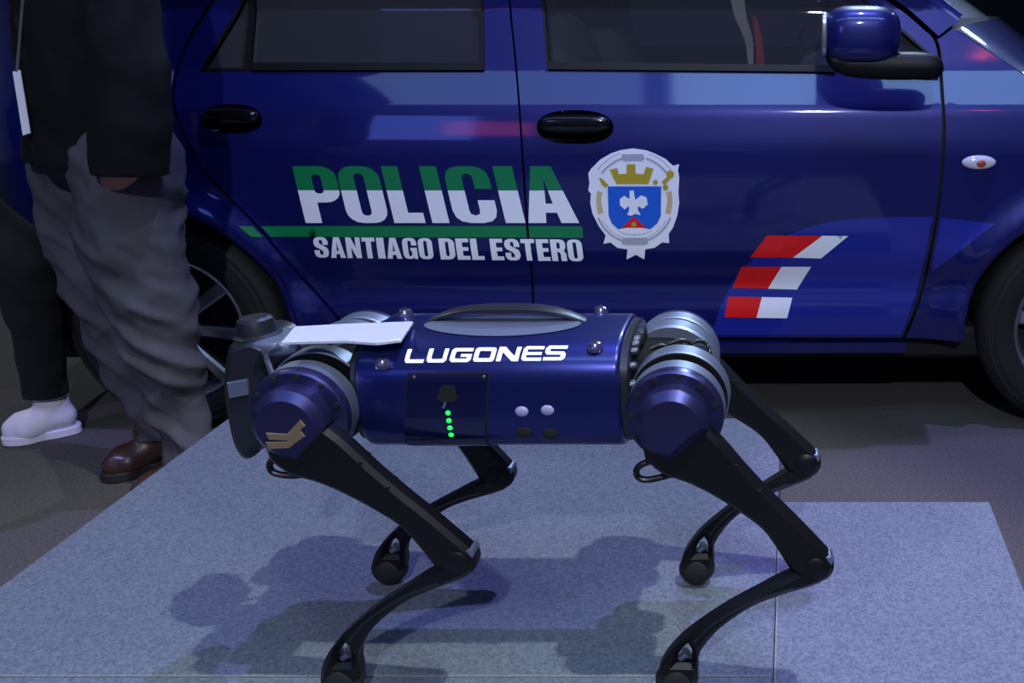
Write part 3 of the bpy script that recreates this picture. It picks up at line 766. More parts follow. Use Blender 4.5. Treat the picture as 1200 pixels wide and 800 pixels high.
em('emblem_scroll', [(275, 625), (430, 625), (440, 665), (415, 672), (290, 672), (268, 662)], M['grey_print'], 0.0021)
em('emblem_crown', [(190, 185), (240, 175), (250, 215), (300, 210), (300, 150), (357, 150), (358, 210), (410, 215), (425, 165), (475, 180), (440, 278), (235, 278)], M['gold_print'], 0.0022)
em('emblem_shield', [(178, 293), (524, 293), (522, 480), (500, 530), (440, 582), (350, 607), (260, 582), (203, 530), (184, 480)], M['blue_print'], 0.0022)
em('emblem_eagle', [(320, 320), (345, 318), (356, 380), (395, 350), (430, 365), (437, 410), (405, 438), (375, 420), (372, 440), (392, 480), (355, 470), (332, 482), (305, 477), (318, 440), (315, 420), (288, 442), (258, 415), (256, 375), (285, 353), (320, 375)], M['white_print'], 0.0029)
em('emblem_mountain', [(262, 567), (345, 488), (438, 567)], M['red_print'], 0.0029)
em('emblem_water', [(245, 570), (300, 560), (400, 560), (472, 573), (420, 596), (350, 603), (280, 596)], M['white_print'], 0.0034)
em('emblem_sun', circle(347, 538, 17, 12), M['gold_print'], 0.0036)
for pts in ([(120, 238), (140, 240), (185, 285), (165, 300), (140, 280)], circle(582, 215, 26, 10), circle(552, 300, 19, 10), [(525, 265), (570, 225), (585, 240), (545, 285)], circle(486, 266, 17, 8)):
    em('emblem_flower', pts, M['gold_print'], 0.0029)
# ------------------------------------------------------------------ robot dog
RY, RZC = 1.32, 0.651
robot = empty('robot_dog', (-0.38, RY, PZ), 'blue four-legged robot dog marked LUGONES standing on the carpeted platform', 'robot')
BA, BB, BQ, BP = 0.100, 0.077, 2.6, 4.0
XA, XB = -0.547, -0.217
def bsurf(x, z):
    t = min(0.9995, abs((z - RZC) / BB))
    return RY - BA * (1 - t ** BP) ** (1 / BQ)
def onB(u, v):
    d = ray(u, v); a, b = 1.12, None
    for i in range(200):
        Y = 1.12 + 0.2 * i / 199; p = CAM + d * (Y / d.y)
        if abs(p.z - RZC) < BB and p.y >= bsurf(p.x, p.z): b = Y; break
        a = Y
    if b is None: return CAM + d * (1.25 / d.y)
    for _ in range(30):
        m = (a + b) / 2; p = CAM + d * (m / d.y)
        if abs(p.z - RZC) < BB and p.y >= bsurf(p.x, p.z): b = m
        else: a = m
    return CAM + d * (b / d.y)
def BX(pts):
    q = [onB(*p) for p in pts]; return [(p.x, p.z) for p in q]
def section(k, n=64):
    out = []
    for i in range(n):
        t = 2 * math.pi * i / n; c, s = math.cos(t), math.sin(t)
        out.append((RY + k * BA * math.copysign(abs(c) ** (2 / BQ), c), RZC + k * BB * math.copysign(abs(s) ** (2 / BP), s)))
    return out
def bodyloft(stations, n=64):
    V, F = [], []
    for x, k in stations: V += [(x, y, z) for y, z in section(k, n)]
    for r in range(len(stations) - 1):
        for i in range(n): F.append((r * n + i, r * n + (i + 1) % n, (r + 1) * n + (i + 1) % n, (r + 1) * n + i))
    F += [tuple(range(n)), tuple((len(stations) - 1) * n + i for i in range(n))]
    return V, F
shell = build('body_shell', bodyloft([(XA, 0.955), (XA + 0.003, 0.985), (XA + 0.008, 1.0), ((XA + XB) / 2, 1.0), (XB - 0.006, 1.0), (XB - 0.002, 0.992), (XB, 0.97)]), M['robot_blue'], robot, angle=50)
endp = build('end_plate', bodyloft([(XB, 0.93), (XB + 0.009, 0.93), (XB + 0.011, 0.90)]), M['robot_grey'], robot)
build('end_plate', bodyloft([(XA - 0.009, 0.90), (XA - 0.007, 0.92), (XA, 0.92)]), M['robot_grey'], robot)
for y, z, r in ((-0.058, 0.055, 0.006), (-0.045, 0.060, 0.006), (-0.030, 0.061, 0.007), (-0.072, 0.040, 0.007), (-0.080, 0.018, 0.007), (-0.083, -0.01, 0.006), (-0.080, -0.04, 0.006), (-0.01, 0.055, 0.010), (0.02, 0.055, 0.010)):
    build('connector', lathe([(0, XB + 0.008), (r, XB + 0.008), (r, XB + 0.017), (r * 0.7, XB + 0.020), (0, XB + 0.020)], 14, 'X', (0, RY + y, RZC + z)), M['robot_grey'], endp)
# LUGONES on the shoulder of the shell
for ch, x0, x1 in (('L', 473.5, 496), ('U', 499, 522.3), ('G', 526, 550.8), ('O', 553.6, 578.3), ('N', 581, 607), ('E', 610, 633.6), ('S', 636, 661)):
    f = (x0 - 473.5) / 187
    o, h = glyph_px(WIDE[ch], x0, x1, 425.3 - 3.4 * f, 409.3 - 4.8 * f, -0.30)
    panel('letter', BX(o), [BX(q) for q in h], bsurf, M['white_print'], shell, lift=0.0006, rim=0, grid=(0.006, 0.002), step=0.003)
# battery door with latch, screws and the row of green lights
dr = [(479, 438), (573, 437), (574, 524), (482, 525)]
panel('battery_door_gap', BX([(477.5, 436.3), (574.5, 435.3), (575.5, 525.5), (480.5, 526.5)]), [], bsurf, M['hole'], shell, lift=0.0004, rim=0, grid=(0.01, 0.004), step=0.004)
panel('battery_door', BX(dr), [], bsurf, M['panel_black'], shell, lift=0.0016, rim=0.002, grid=(0.01, 0.004), step=0.004)
panel('latch', BX([(518, 451), (533, 451), (537, 466), (533, 470), (517, 470), (513, 466)]), [], bsurf, M['hole'], shell, lift=0.0030, rim=0.002, grid=(0.01, 0.004), step=0.004)
panel('latch_glint', BX([(521.5, 470), (524.5, 470), (522, 477), (519, 477)]), [], bsurf, M['robot_silver'], shell, lift=0.0040, rim=0.002, grid=(0.01, 0.004), step=0.004)  # white glint below the latch, made as a small silver chip
for u, v in ((485, 443), (567, 442.5)):
    p = onB(u, v); build('screw', superell((p.x, p.y, p.z), (0.0042, 0.003, 0.0042), 1, 1, 12, 8), M['robot_grey'], shell)
for u, v in ((525.4, 483), (526.6, 492), (527.8, 500.5), (529.2, 508.5)):
    p = onB(u, v); build('status_light', superell((p.x, p.y - 0.0015, p.z), (0.0032, 0.0026, 0.0030), 1, 1, 12, 8), M['led'], shell)
for u, v in ((611.5, 482), (641.5, 480.5)):
    p = onB(u, v); build('sensor_cap', superell((p.x, p.y, p.z), (0.0085, 0.003, 0.0070), 1, 0.9, 20, 8), M['sticker'], shell)
for u, v in ((614, 506), (645, 507)):
    p = onB(u, v); build('port', superell((p.x, p.y, p.z), (0.0105, 0.002, 0.0075), 0.7, 0.9, 20, 8), M['hole'], shell)
# top: oval inset, arched carrying handle, four dome bolts
tz = lambda y: RZC + BB * (1 - abs((y - RY) / BA) ** BQ) ** (1 / BP)
hx0, hx1 = onZ(486, 388, 0.728).x, onZ(681, 384, 0.728).x
hc, hl = (hx0 + hx1) / 2, (hx1 - hx0) / 2
def inset_top(u, v):
    a = 2 * math.pi * u; r = v
    x = hc + hl * 0.97 * r * math.cos(a); y = RY - 0.012 + 0.040 * r * math.sin(a)
    return (x, y, tz(y) + 0.0012)
build('top_inset', grid_surf(inset_top, 48, 6), M['robot_silver'], shell)
V, F = [], []
N = 28
for i in range(N + 1):
    t = -1 + 2 * i / N; x = hc + hl * t
    zt = 0.728 + 0.019 * (1 - abs(t) ** 3.0); th = 0.007 - 0.003 * abs(t); wy = 0.016 - 0.006 * abs(t) ** 2; yc = RY + 0.012
    for dy, dz in ((-wy, -th), (-wy, -0.001), (-wy * 0.8, 0), (wy * 0.8, 0), (wy, -0.001), (wy, -th)): V.append((x, yc + dy, zt + dz))
for i in range(N):
    for j in range(6): F.append((i * 6 + j, i * 6 + (j + 1) % 6, i * 6 + 6 + (j + 1) % 6, i * 6 + 6 + j))
F += [tuple(range(6)), tuple(N * 6 + j for j in range(6))]
build('carrying_handle', (V, F), M['robot_grey'], robot)
for u, v in ((475, 370), (446, 404), (704, 362.5), (697, 399)):
    p = onZ(u, v, 0.727); z0 = tz(min(max(p.y, RY - 0.094), RY + 0.094)) - 0.002
    b = build('dome_bolt', lathe([(0, 0.0125), (0.0035, 0.0122), (0.0075, 0.0105), (0.0098, 0.006), (0.0102, 0.002), (0.0102, 0), (0, 0)], 24, 'Z', (p.x, p.y, z0)), M['bolt'], robot)
    build('hex_socket', lathe([(0, 0.0130), (0.0034, 0.0130), (0.0034, 0.0115), (0, 0.0115)], 6, 'Z', (p.x, p.y, z0)), M['hole'], b)

# ---- legs
LY = 0.142
NEAR = RY - LY
def lp(u, v): p = onY(u, v, NEAR); return Vector((p.x, p.z))
HIP, KNEE, FOOT = lp(345, 492), lp(543, 648), lp(399, 786)
def frame(o, t):
    d = (t - o).normalized(); n = Vector((-d.y, d.x))
    return lambda u, v: ((lp(u, v) - o).dot(d), (lp(u, v) - o).dot(n))
ft = frame(HIP, KNEE); fc = frame(KNEE, FOOT)
L1 = (KNEE - HIP).length; L2 = (FOOT - KNEE).length
th_top = [ft(*p) for p in ((376, 490), (404, 509), (440, 541), (475, 570), (510, 597), (541, 622), (553, 632))]
th_bot = [ft(*p) for p in ((516, 656), (494, 630), (473, 609), (445, 592), (410, 574), (378, 561), (345, 552), (322, 536))]
kn = ft(543, 648)
th_out = smooth_poly(th_top, 3) + circle(kn[0], kn[1], 0.0235, 9, R(62), R(-80)) + smooth_poly(th_bot, 3) + circle(0, 0, 0.041, 12, R(232), R(80))
cf_l = [fc(*p) for p in ((521, 656), (500, 667), (480, 679), (445, 700), (410, 726.5), (392.5, 744), (381, 761), (376.5, 776), (377, 788))]
cf_r = [fc(*p) for p in ((421.5, 788), (422.5, 775), (420.5, 759), (425, 745), (441.5, 723), (473, 698.5), (504.5, 684.5), (536, 674), (551, 668))]
k0 = fc(543, 648)
cf_out = smooth_poly(cf_l, 3) + smooth_poly(cf_r, 3) + circle(k0[0], k0[1], 0.0225, 10, R(150), R(-60))[::1]
hole = [fc(*p) for p in ((407, 741), (412, 748), (413.5, 757), (412.5, 764), (396, 764), (397, 754), (402, 745))]
def order(poly):
    return poly
me_thigh = vf_mesh('thigh', slab(th_out, (), 0.030, 0.006), M['robot_black'], 25)
cov = [p for p in circle(0, 0, 0.0445, 34, R(42), R(318))]
me_cover = vf_mesh('thigh_cover', slab(cov, (), 0.048, 0.010), M['robot_violet'], 25)
cbad = []
def ftb(u, v):
    p = onY(u, v, NEAR - 0.026); d = (KNEE - HIP).normalized(); q = Vector((p.x, p.z)) - HIP
    return (q.dot(d), q.dot(Vector((-d.y, d.x))))
for k in (0, 1):
    q = [(312, 507 + 11 * k), (337, 508 + 9 * k), (352, 491 + 12 * k), (358, 498 + 12 * k), (340, 515.5 + 9 * k), (316, 515 + 11 * k)]
    cbad.append(slab([ftb(*p) for p in q], (), 0.003, 0.0006))
me_badges = [vf_mesh('chevron_badge', c, M['gold_badge']) for c in cbad]
cf_fixed = smooth_poly(cf_l, 3) + smooth_poly(cf_r, 3)
# knee end of the lower leg: arc from the last right-hand point back to the first left-hand one
a1 = math.atan2(cf_r[-1][1] - k0[1], cf_r[-1][0] - k0[0]); a0 = math.atan2(cf_l[0][1] - k0[1], cf_l[0][0] - k0[0])
while a0 < a1: a0 += 2 * math.pi
def arc_pts(b0, b1): return [(k0[0] + 0.0225 * math.cos(b0 + (b1 - b0) * i / 10), k0[1] + 0.0225 * math.sin(b0 + (b1 - b0) * i / 10)) for i in range(1, 10)]
mid = a1 + (a0 - a1) / 2
cf_fixed += arc_pts(a1, a0) if math.cos(mid) < 0 else arc_pts(a1, a0 - 2 * math.pi)
me_calf = vf_mesh('lower_leg', slab(cf_fixed, [hole], 0.031, 0.0065), M['robot_black'], 25)
me_foot = vf_mesh('foot_pad', merge(superell((L2, 0, 0), (0.0280, 0.0190, 0.0262), 0.85, 0.85, 24, 16)), M['robot_rubber'], 60)
hb = fc(402, 762)
me_fbolt = vf_mesh('foot_bolt', xf(merge(lathe([(0, 0), (0.0055, 0), (0.0055, 0.010), (0, 0.010)], 12, 'X'), lathe([(0, -0.004), (0.008, -0.004), (0.008, -0.001), (0.003, 0.002), (0, 0.002)], 12, 'X')), Matrix.Translation((hb[0] - 0.006, 0, hb[1]))), M['robot_silver'])
kb = ft(556, 640)
me_kbolt = vf_mesh('knee_bolt', lathe([(0, -0.013), (0.006, -0.013), (0.0065, -0.011), (0.0065, 0.011), (0.006, 0.013), (0, 0.013)], 14, 'Y', (kb[0], 0, kb[1])), M['robot_silver'])
me_khub = vf_mesh('knee_hub', lathe([(0, -0.018), (0.012, -0.018), (0.0145, -0.0165), (0.0145, 0.0165), (0.012, 0.018), (0, 0.018)], 24, 'Y', (L1, 0, 0)), M['robot_black'])
spine = [fc(*p) for p in ((520, 672), (490, 682), (460, 697), (432, 716), (414, 736))]
me_spine = vf_mesh('leg_ridge', merge(*[tube([(x, s * 0.0155, z) for x, z in smooth_poly(spine, 4)], 0.0016, 6) for s in (-1, 1)]), M['robot_grey'])
tscr = [((0.35 + 0.17 * k) * L1, 0.020 - 0.002 * k) for k in range(3)]
me_tscrew = vf_mesh('thigh_screw', lathe([(0, -0.0155), (0.0022, -0.0155), (0.0026, -0.0145), (0.0026, 0.0145), (0.0022, 0.0155), (0, 0.0155)], 10, 'Y'), M['robot_black'])
holes = [(0.0530 * math.cos(R(a)), 0.0530 * math.sin(R(a))) for a in (18, 50, 82, 114, 146, 178, 210, 335)]
me_hole = vf_mesh('screw_hole', lathe([(0, -0.0025), (0.0034, -0.0025), (0.0038, 0.0), (0.0034, 0.0025), (0, 0.0025)], 12, 'Y'), M['hole'])
me_cap = vf_mesh('hip_cap', lathe([(0, -0.134), (0.0570, -0.134), (0.0595, -0.1315), (0.0605, -0.127), (0.0605, -0.119), (0, -0.119)], 56, 'Y'), M['robot_violet'], 25)
me_act = vf_mesh('hip_actuator', lathe([(0, -0.040), (0.061, -0.040), (0.0640, -0.043), (0.0640, -0.0705), (0.0625, -0.072), (0.051, -0.072), (0.051, -0.092), (0.0590, -0.092), (0.0608, -0.094), (0.0608, -0.1190), (0, -0.1190)], 56, 'Y'), M['robot_silver'], 20)
me_gap = vf_mesh('hip_gap_shade', lathe([(0.050, -0.0725), (0.0620, -0.0725), (0.0615, -0.0745), (0.0535, -0.0750), (0.0535, -0.0915), (0.050, -0.0915)], 56, 'Y'), M['robot_matte'], 20)  # black collar added to shade the gap between the actuator rings
HZ = HIP.y
def ik(hx, hz, fx, fz):
    d = math.hypot(fx - hx, fz - hz); a = math.atan2(fz - hz, fx - hx)
    c = max(-1, min(1, (L1 * L1 + d * d - L2 * L2) / (2 * L1 * d)))
    ta = a + math.acos(c)
    kx, kz = hx + L1 * math.cos(ta), hz + L1 * math.sin(ta)
    return ta, math.atan2(fz - kz, fx - kx), kx, kz
def put(nm, me, parent, loc=(0, 0, 0), rot=(0, 0, 0), sc=(1, 1, 1)):
    o = bpy.data.objects.new(nm, me); COL.objects.link(o); o.parent = parent; o.location = loc; o.rotation_euler = rot; o.scale = sc
    return o
RL = robot.location
FZ = PZ + 0.0305
LEGS = [(HIP.x, FOOT.x + 0.002, -1, True), (onY(789, 490, NEAR).x, onY(793, 786, NEAR).x, -1, False), (HIP.x - 0.008, onY(457, 662, RY + LY).x, 1, False), (onY(797, 412, RY + LY).x, onY(817, 668, RY + LY).x, 1, False)]
for hx, fx, sd, badge in LEGS:
    ta, ca, kx, kz = ik(hx, HZ, fx, FZ)
    ac = put('hip_actuator', me_act, robot, Vector((hx, RY, HZ)) - RL, (0, 0, 0) if sd < 0 else (0, 0, 0), (1, 1 if sd < 0 else -1, 1))
    put('hip_cap', me_cap, ac); put('hip_gap_shade', me_gap, ac)
    for x, z in holes: put('screw_hole', me_hole, ac, (x, -0.1335, z))
    t = put('thigh', me_thigh, robot, Vector((hx, RY + sd * LY, HZ)) - RL, (0, -ta, 0))
    put('thigh_cover', me_cover, t, (0, sd * 0.002, 0)); put('knee_bolt', me_kbolt, t); put('knee_hub', me_khub, t)
    for x, z in tscr: put('thigh_screw', me_tscrew, t, (x, 0, z))
    if badge:
        for mb_ in me_badges: put('chevron_badge', mb_, t, (0, sd * 0.0265, 0))
    c = put('lower_leg', me_calf, robot, Vector((kx, RY + sd * (LY - 0.001), kz)) - RL, (0, -ca, 0))
    put('foot_pad', me_foot, c); put('foot_bolt', me_fbolt, c); put('leg_ridge', me_spine, c)
# cross members between the hips and the shell, with cable loops
hxf, hxr = LEGS[0][0], (LEGS[1][0] + LEGS[3][0]) / 2
for hx, xe in ((hxf, XA), (hxr, XB)):
    build('hip_bridge', superell(((hx + xe) / 2, RY, RZC - 0.005), (abs(hx - xe) / 2 + 0.012, 0.060, 0.050), 0.45, 0.45), M['robot_matte'], robot)
    build('hip_axle', lathe([(0, -0.05), (0.036, -0.05), (0.036, 0.05), (0, 0.05)], 28, 'Y', (hx, RY, HZ)), M['robot_matte'], robot)
    for k, (dx, rr_) in enumerate(((-0.022, 0.020), (0.004, 0.024), (0.026, 0.018))):
        y = RY - 0.012 + 0.012 * k
        build('cable_loop', tube([(hx + dx + rr_ * math.cos(R(a)), y + 0.006 * math.sin(R(2 * a)), HZ + 0.034 + rr_ * 0.9 * math.sin(R(a))) for a in range(-20, 201, 20)], 0.0026, 8), M['cable'], robot)
def cable(pts, Y, r=0.0042):
    build('motor_cable', tube(smooth_poly([tuple(onY(u, v, Y + dy)) for u, v, dy in pts], 5), r, 10), M['cable'], robot)
cable([(335, 530, 0), (320, 538, -0.004), (316, 546, -0.006), (322, 554, -0.006), (345, 557, -0.004), (375, 552, 0.0), (392, 545, 0.008)], 1.195)
cable([(785, 538, 0), (764, 540, -0.004), (749, 546, -0.006), (746, 556, -0.006), (757, 562, -0.006), (785, 556, -0.004), (808, 545, 0.006)], 1.195)
# ---- head: bracket housing, cap, modelled highlight and perforated neck plate
ho = [(277, 404), (284, 396), (304, 390), (322, 396), (327, 405), (322, 420), (319, 432), (324, 448), (322, 468), (316, 500), (312, 522), (296, 530), (284, 515), (276, 480), (272, 440)]
hp = [onY(u, v, 1.30) for u, v in ho]
hv = slab(smooth_poly([(p.x, p.z) for p in hp], 3, True), (), 0.100, 0.010)
head = build('head_housing', ([(v[0], v[1] + RY, v[2]) for v in hv[0]], hv[1]), M['robot_grey'], robot, angle=40)
kc = onY(302, 389, 1.305)
kn_v = lathe([(0, 0.021), (0.018, 0.021), (0.022, 0.018), (0.0235, 0.012), (0.0245, 0.0), (0.030, -0.003), (0.031, -0.010), (0, -0.010)], 36, 'Z')
knob = build('head_cap', xf(kn_v, Matrix.Translation((kc.x, 1.305, kc.z)) @ Matrix.Rotation(R(-4), 4, 'Y')), M['robot_grey'], robot)
p0, p1 = onY(318, 400, 1.30), onY(345, 394, 1.30)
build('head_collar', superell(((p0.x + p1.x) / 2 - 0.006, 1.305, p0.z - 0.002), (0.034, 0.034, 0.012), 0.5, 0.6), M['robot_silver'], robot)
tr = [onY(u, v, 1.263) for u, v in ((326, 405), (316, 408), (312, 418), (316, 430), (319, 440), (317, 455), (312, 467))]
build('head_highlight', tube(smooth_poly([tuple(p) for p in tr], 5), 0.0036, 8), M['alloy'], head)  # bright tube stands in for the S-shaped highlight on the bracket
fp = [onY(u, v, 1.30) for u, v in ((281, 438), (305, 434), (306, 452), (284, 456))]
fv = slab([(p.x, p.z) for p in fp], (), 0.006, 0.001)
build('head_window', ([(v[0], v[1] + RY - 0.052, v[2]) for v in fv[0]], fv[1]), M['robot_silver'], head)
build('face_lens', lathe([(0, -0.012), (0.018, -0.012), (0.024, -0.006), (0.026, 0.004), (0, 0.004)], 28, 'X', (onY(274, 455, 1.30).x, RY, onY(274, 450, 1.30).z)), M['handle_black'], head)
pp = [onZ(u, v, 0.734) for u, v in ((345, 383), (400, 380), (440, 378.5), (484, 377), (470, 398), (440, 401.5), (405, 399), (370, 399.5), (330, 401))]
pv = slab([(p.x, p.y) for p in pp], (), 0.005, 0.001)
build('neck_plate', ([(v[0], v[2], v[1] + 0.7325) for v in pv[0]], pv[1]), M['perforated'], robot)
# ------------------------------------------------------------------ people
def W(u, v, Y): return onY(u, v, Y)
def chain(pts):
    parts = []
    P = [(Vector(p), r) for p, r in pts]
    for (a, ra), (b, rb) in zip(P, P[1:]): parts.append(tube([a, a.lerp(b, 0.5), b], [ra, (ra + rb) / 2, rb], 16))
    for a, r in P: parts.append(superell(tuple(a), (r, r, r), 1, 1, 16, 10))
    return merge(*parts)
def blob(name, parts, material, parent=None, voxel=0.011, smooth=8, fold=None, cuts=()):
    """one continuous skin over overlapping limbs (voxel remesh, relaxed, then creased)"""
    V, F = merge(*parts)
    me = bpy.data.meshes.new(name); me.from_pydata([tuple(v) for v in V], [], F)
    bm = bmesh.new(); bm.from_mesh(me); bmesh.ops.recalc_face_normals(bm, faces=bm.faces); bm.to_mesh(me); bm.free()
    o = bpy.data.objects.new(name, me); COL.objects.link(o)
    m = o.modifiers.new('r', 'REMESH'); m.mode = 'VOXEL'; m.voxel_size = voxel
    s = o.modifiers.new('s', 'SMOOTH'); s.iterations = smooth; s.factor = 0.5
    dg = bpy.context.evaluated_depsgraph_get(); ev = o.evaluated_get(dg)
    me2 = bpy.data.meshes.new_from_object(ev); bpy.data.objects.remove(o)
    me2.materials.clear()
    if fold:
        nn = [v.normal.copy() for v in me2.vertices]
        for v, n in zip(me2.vertices, nn): v.co += n * fold(v.co)
    if cuts:
        bm = bmesh.new(); bm.from_mesh(me2)
        for co, no in cuts:
            bmesh.ops.bisect_plane(bm, geom=bm.verts[:] + bm.edges[:] + bm.faces[:], plane_co=co, plane_no=no, clear_outer=True)
            bmesh.ops.holes_fill(bm, edges=[e for e in bm.edges if e.is_boundary], sides=0)
        bm.to_mesh(me2); bm.free()
    me2.polygons.foreach_set('use_smooth', [True] * len(me2.polygons))
    me2.name = name
    return link(name, me2, material, parent)
def folds(amp, sx, sz, tilt=0.6):
    def rdg(p): return 1 - 2.2 * abs(noise.noise(p))
    def f(c):
        p = Vector((c.x * sx, c.y * sx, (c.z + tilt * c.x) * sz)); q = Vector((c.x * sx * 1.3 + 5, c.y * sx * 1.3, (c.z - 0.8 * tilt * c.x) * sz * 0.7))
        return amp * (0.6 * rdg(p) + 0.5 * rdg(q) + 0.25 * noise.noise(p * 2.7)) - 0.45 * amp
    return f
def head_parts(hc, fwd):
    f = Vector(fwd).normalized(); s = Vector((0, 0, 1)).cross(f); up = Vector((0, 0, 1))
    q = lambda a, b, c: Vector(hc) + f * a + s * b + up * c
    skin = [chain([(q(-0.01, 0, 0.035), 0.082), (q(0.012, 0, 0.03), 0.080)]), chain([(q(0.02, 0, -0.03), 0.066), (q(0.045, 0, -0.075), 0.040)]),
            chain([(q(0.088, 0, 0.012), 0.010), (q(0.104, 0, -0.018), 0.014)]), chain([(q(0.078, -0.022, -0.050), 0.010), (q(0.086, 0, -0.050), 0.012), (q(0.078, 0.022, -0.050), 0.010)]),
            chain([(q(0.076, -0.035, 0.030), 0.014), (q(0.084, 0, 0.026), 0.012), (q(0.076, 0.035, 0.030), 0.014)])]
    for k in (-1, 1): skin.append(chain([(q(-0.005, 0.080 * k, 0.022), 0.014), (q(0.002, 0.082 * k, -0.020), 0.011)]))
    skin.append(chain([(q(-0.02, 0, -0.06), 0.055), (q(-0.03, 0, -0.15), 0.058)]))
    hair = [chain([(q(-0.022, 0, 0.052), 0.084), (q(0.010, 0, 0.066), 0.076)]), chain([(q(-0.05, 0, 0.0), 0.066), (q(-0.05, 0, -0.04), 0.050)])]
    eyes = [superell(tuple(q(0.083, 0.031 * k, 0.010)), (0.011, 0.011, 0.009), 1, 1, 12, 8) for k in (-1, 1)]
    return skin, hair, eyes
def hand(wrist, d, side, curl):
    """palm and five fingers; d points along the hand, side towards the thumb, curl towards the palm"""
    d, side, curl = Vector(d).normalized(), Vector(side).normalized(), Vector(curl).normalized(); w = Vector(wrist); out = []
    for k in range(4):
        o = (k - 1.5) * -0.020
        out.append(chain([(w + side * o * 0.5, 0.017), (w + d * 0.085 + side * o, 0.012)]))
        L = (0.066, 0.076, 0.072, 0.056)[k]; b = w + d * 0.085 + side * o
        k1 = b + d * L * 0.5 + curl * 0.010; k2 = b + d * L * 0.85 + curl * 0.028
        out.append(chain([(b, 0.0105), (k1, 0.0095), (k2, 0.0085)]))
    tb = w + d * 0.03 + side * 0.028
    out.append(chain([(tb - side * 0.012, 0.015), (tb + side * 0.018 + d * 0.025, 0.0115), (tb + side * 0.024 + d * 0.055 + curl * 0.01, 0.0095)]))
    return out
def shoe(heel, toe, m, parent, width=0.046, high=0.05):
    h, t = Vector(heel), Vector(toe); d = (t - h).normalized(); s = Vector((0, 0, 1)).cross(d); L = (t - h).length; up = Vector((0, 0, 1))
    q = lambda a, b, c: h + d * (a * L) + s * b + up * c
    up_parts = [chain([(q(0.02, 0, 0.055), width * 0.80), (q(0.22, 0, 0.058), width * 0.84), (q(0.50, 0, 0.045), width * 0.86), (q(0.78, -0.006, 0.040), width * 0.86), (q(0.95, -0.004, 0.036), width * 0.70)]),
                chain([(q(0.72, 0.012, 0.038), width * 0.75), (q(0.78, -0.016, 0.038), width * 0.72)]),
                chain([(q(0.10, 0, 0.06), width * 0.80), (q(0.14, 0, 0.06 + high), width * 0.82)])]
    o = blob('shoe', up_parts, m, parent, voxel=0.007, smooth=5)
    lo = min(v.co.z for v in o.data.vertices)
    zoff = root_loc(parent).z
    for v in o.data.vertices:
        if v.co.z + zoff < 0.016: v.co.z = 0.016 - zoff
    prof = [(0, -0.039, 0.010), (0, -0.030, 0.028), (0.1, 0, 0.037), (0.45, 0, 0.035), (0.75, 0, 0.043), (1, 0, 0.038), (1, 0.020, 0.026), (1, 0.031, 0.010)]
    lo_ = [tuple((h + d * (a * L + e_) + s * b).xy) for a, e_, b in prof] + [tuple((h + d * (a * L + e_) - s * b).xy) for a, e_, b in prof[::-1]]
    v_, f_ = slab(smooth_poly(lo_, 3, True), (), 0.024, 0.003)
    build('sole', ([(a, c, b + 0.0125) for a, b, c in v_], f_), M['sole'] if m != M['sneaker'] else M['sneaker'], o)
    return o

# --- the man in the dark jacket
G = Vector((-1.54, 2.36, 0))
man = empty('person', tuple(G), 'person in black jacket and grey trousers standing by the rear wheel, hand in pocket', 'person')
fwd = Vector((-0.87, -0.5, 0))
sh_n, sh_f = Vector((-1.36, 2.20, 1.39)), Vector((-1.70, 2.50, 1.39))
cuff = W(145, 200, 2.195); palm = W(131, 214, 2.215)
hc = Vector((-1.56, 2.35, 1.645))
sk, hr, ey = head_parts(hc, (-1, -0.2, 0))
hips = W(118, 190, 2.37)
n_hip, n_kn, n_an = W(146, 200, 2.29), W(180, 380, 2.29), W(213, 530, 2.29)
f_hip, f_kn, f_an = W(90, 200, 2.45), W(127, 358, 2.45), W(186, 505, 2.45)
body = sk + [chain([(hc + Vector((0.02, 0, -0.15)), 0.06), (Vector((-1.56, 2.36, 1.33)), 0.075), (Vector((-1.56, 2.37, 1.05)), 0.07), (hips, 0.07)]),
             chain([(sh_f, 0.04), (Vector((-1.56, 2.36, 1.38)), 0.06), (sh_n, 0.04)]), chain([(sh_n, 0.045), (W(143, 0, 2.19), 0.04), (W(152, 100, 2.18), 0.038), (cuff, 0.030), (palm, 0.026)]), chain([(sh_f, 0.04), (Vector((-1.62, 2.57, 1.12)), 0.035), (Vector((-1.60, 2.545, 0.90)), 0.028)]),
             chain([(n_hip, 0.06), (W(183, 385, 2.29), 0.04), (W(206, 470, 2.29), 0.028), (n_an, 0.026)]), chain([(f_hip, 0.06), (W(138, 390, 2.45), 0.035), (W(170, 460, 2.45), 0.026), (f_an, 0.026)]), chain([(n_hip, 0.06), (hips, 0.07), (f_hip, 0.06)])]
body += hand(palm, W(118, 245, 2.275) - palm, (-0.8, 0.1, 0.3), (0.2, 0.9, -0.2)) + hand((-1.60, 2.545, 0.90), (-0.1, 0, -1), (-1, -0.2, 0), (0, -1, 0))
blob('body', body, M['skin'], man, voxel=0.008, smooth=3)
blob('hair', hr, M['hair'], man, voxel=0.008, smooth=2)
build('eyes', merge(*ey), M['eye'], man)
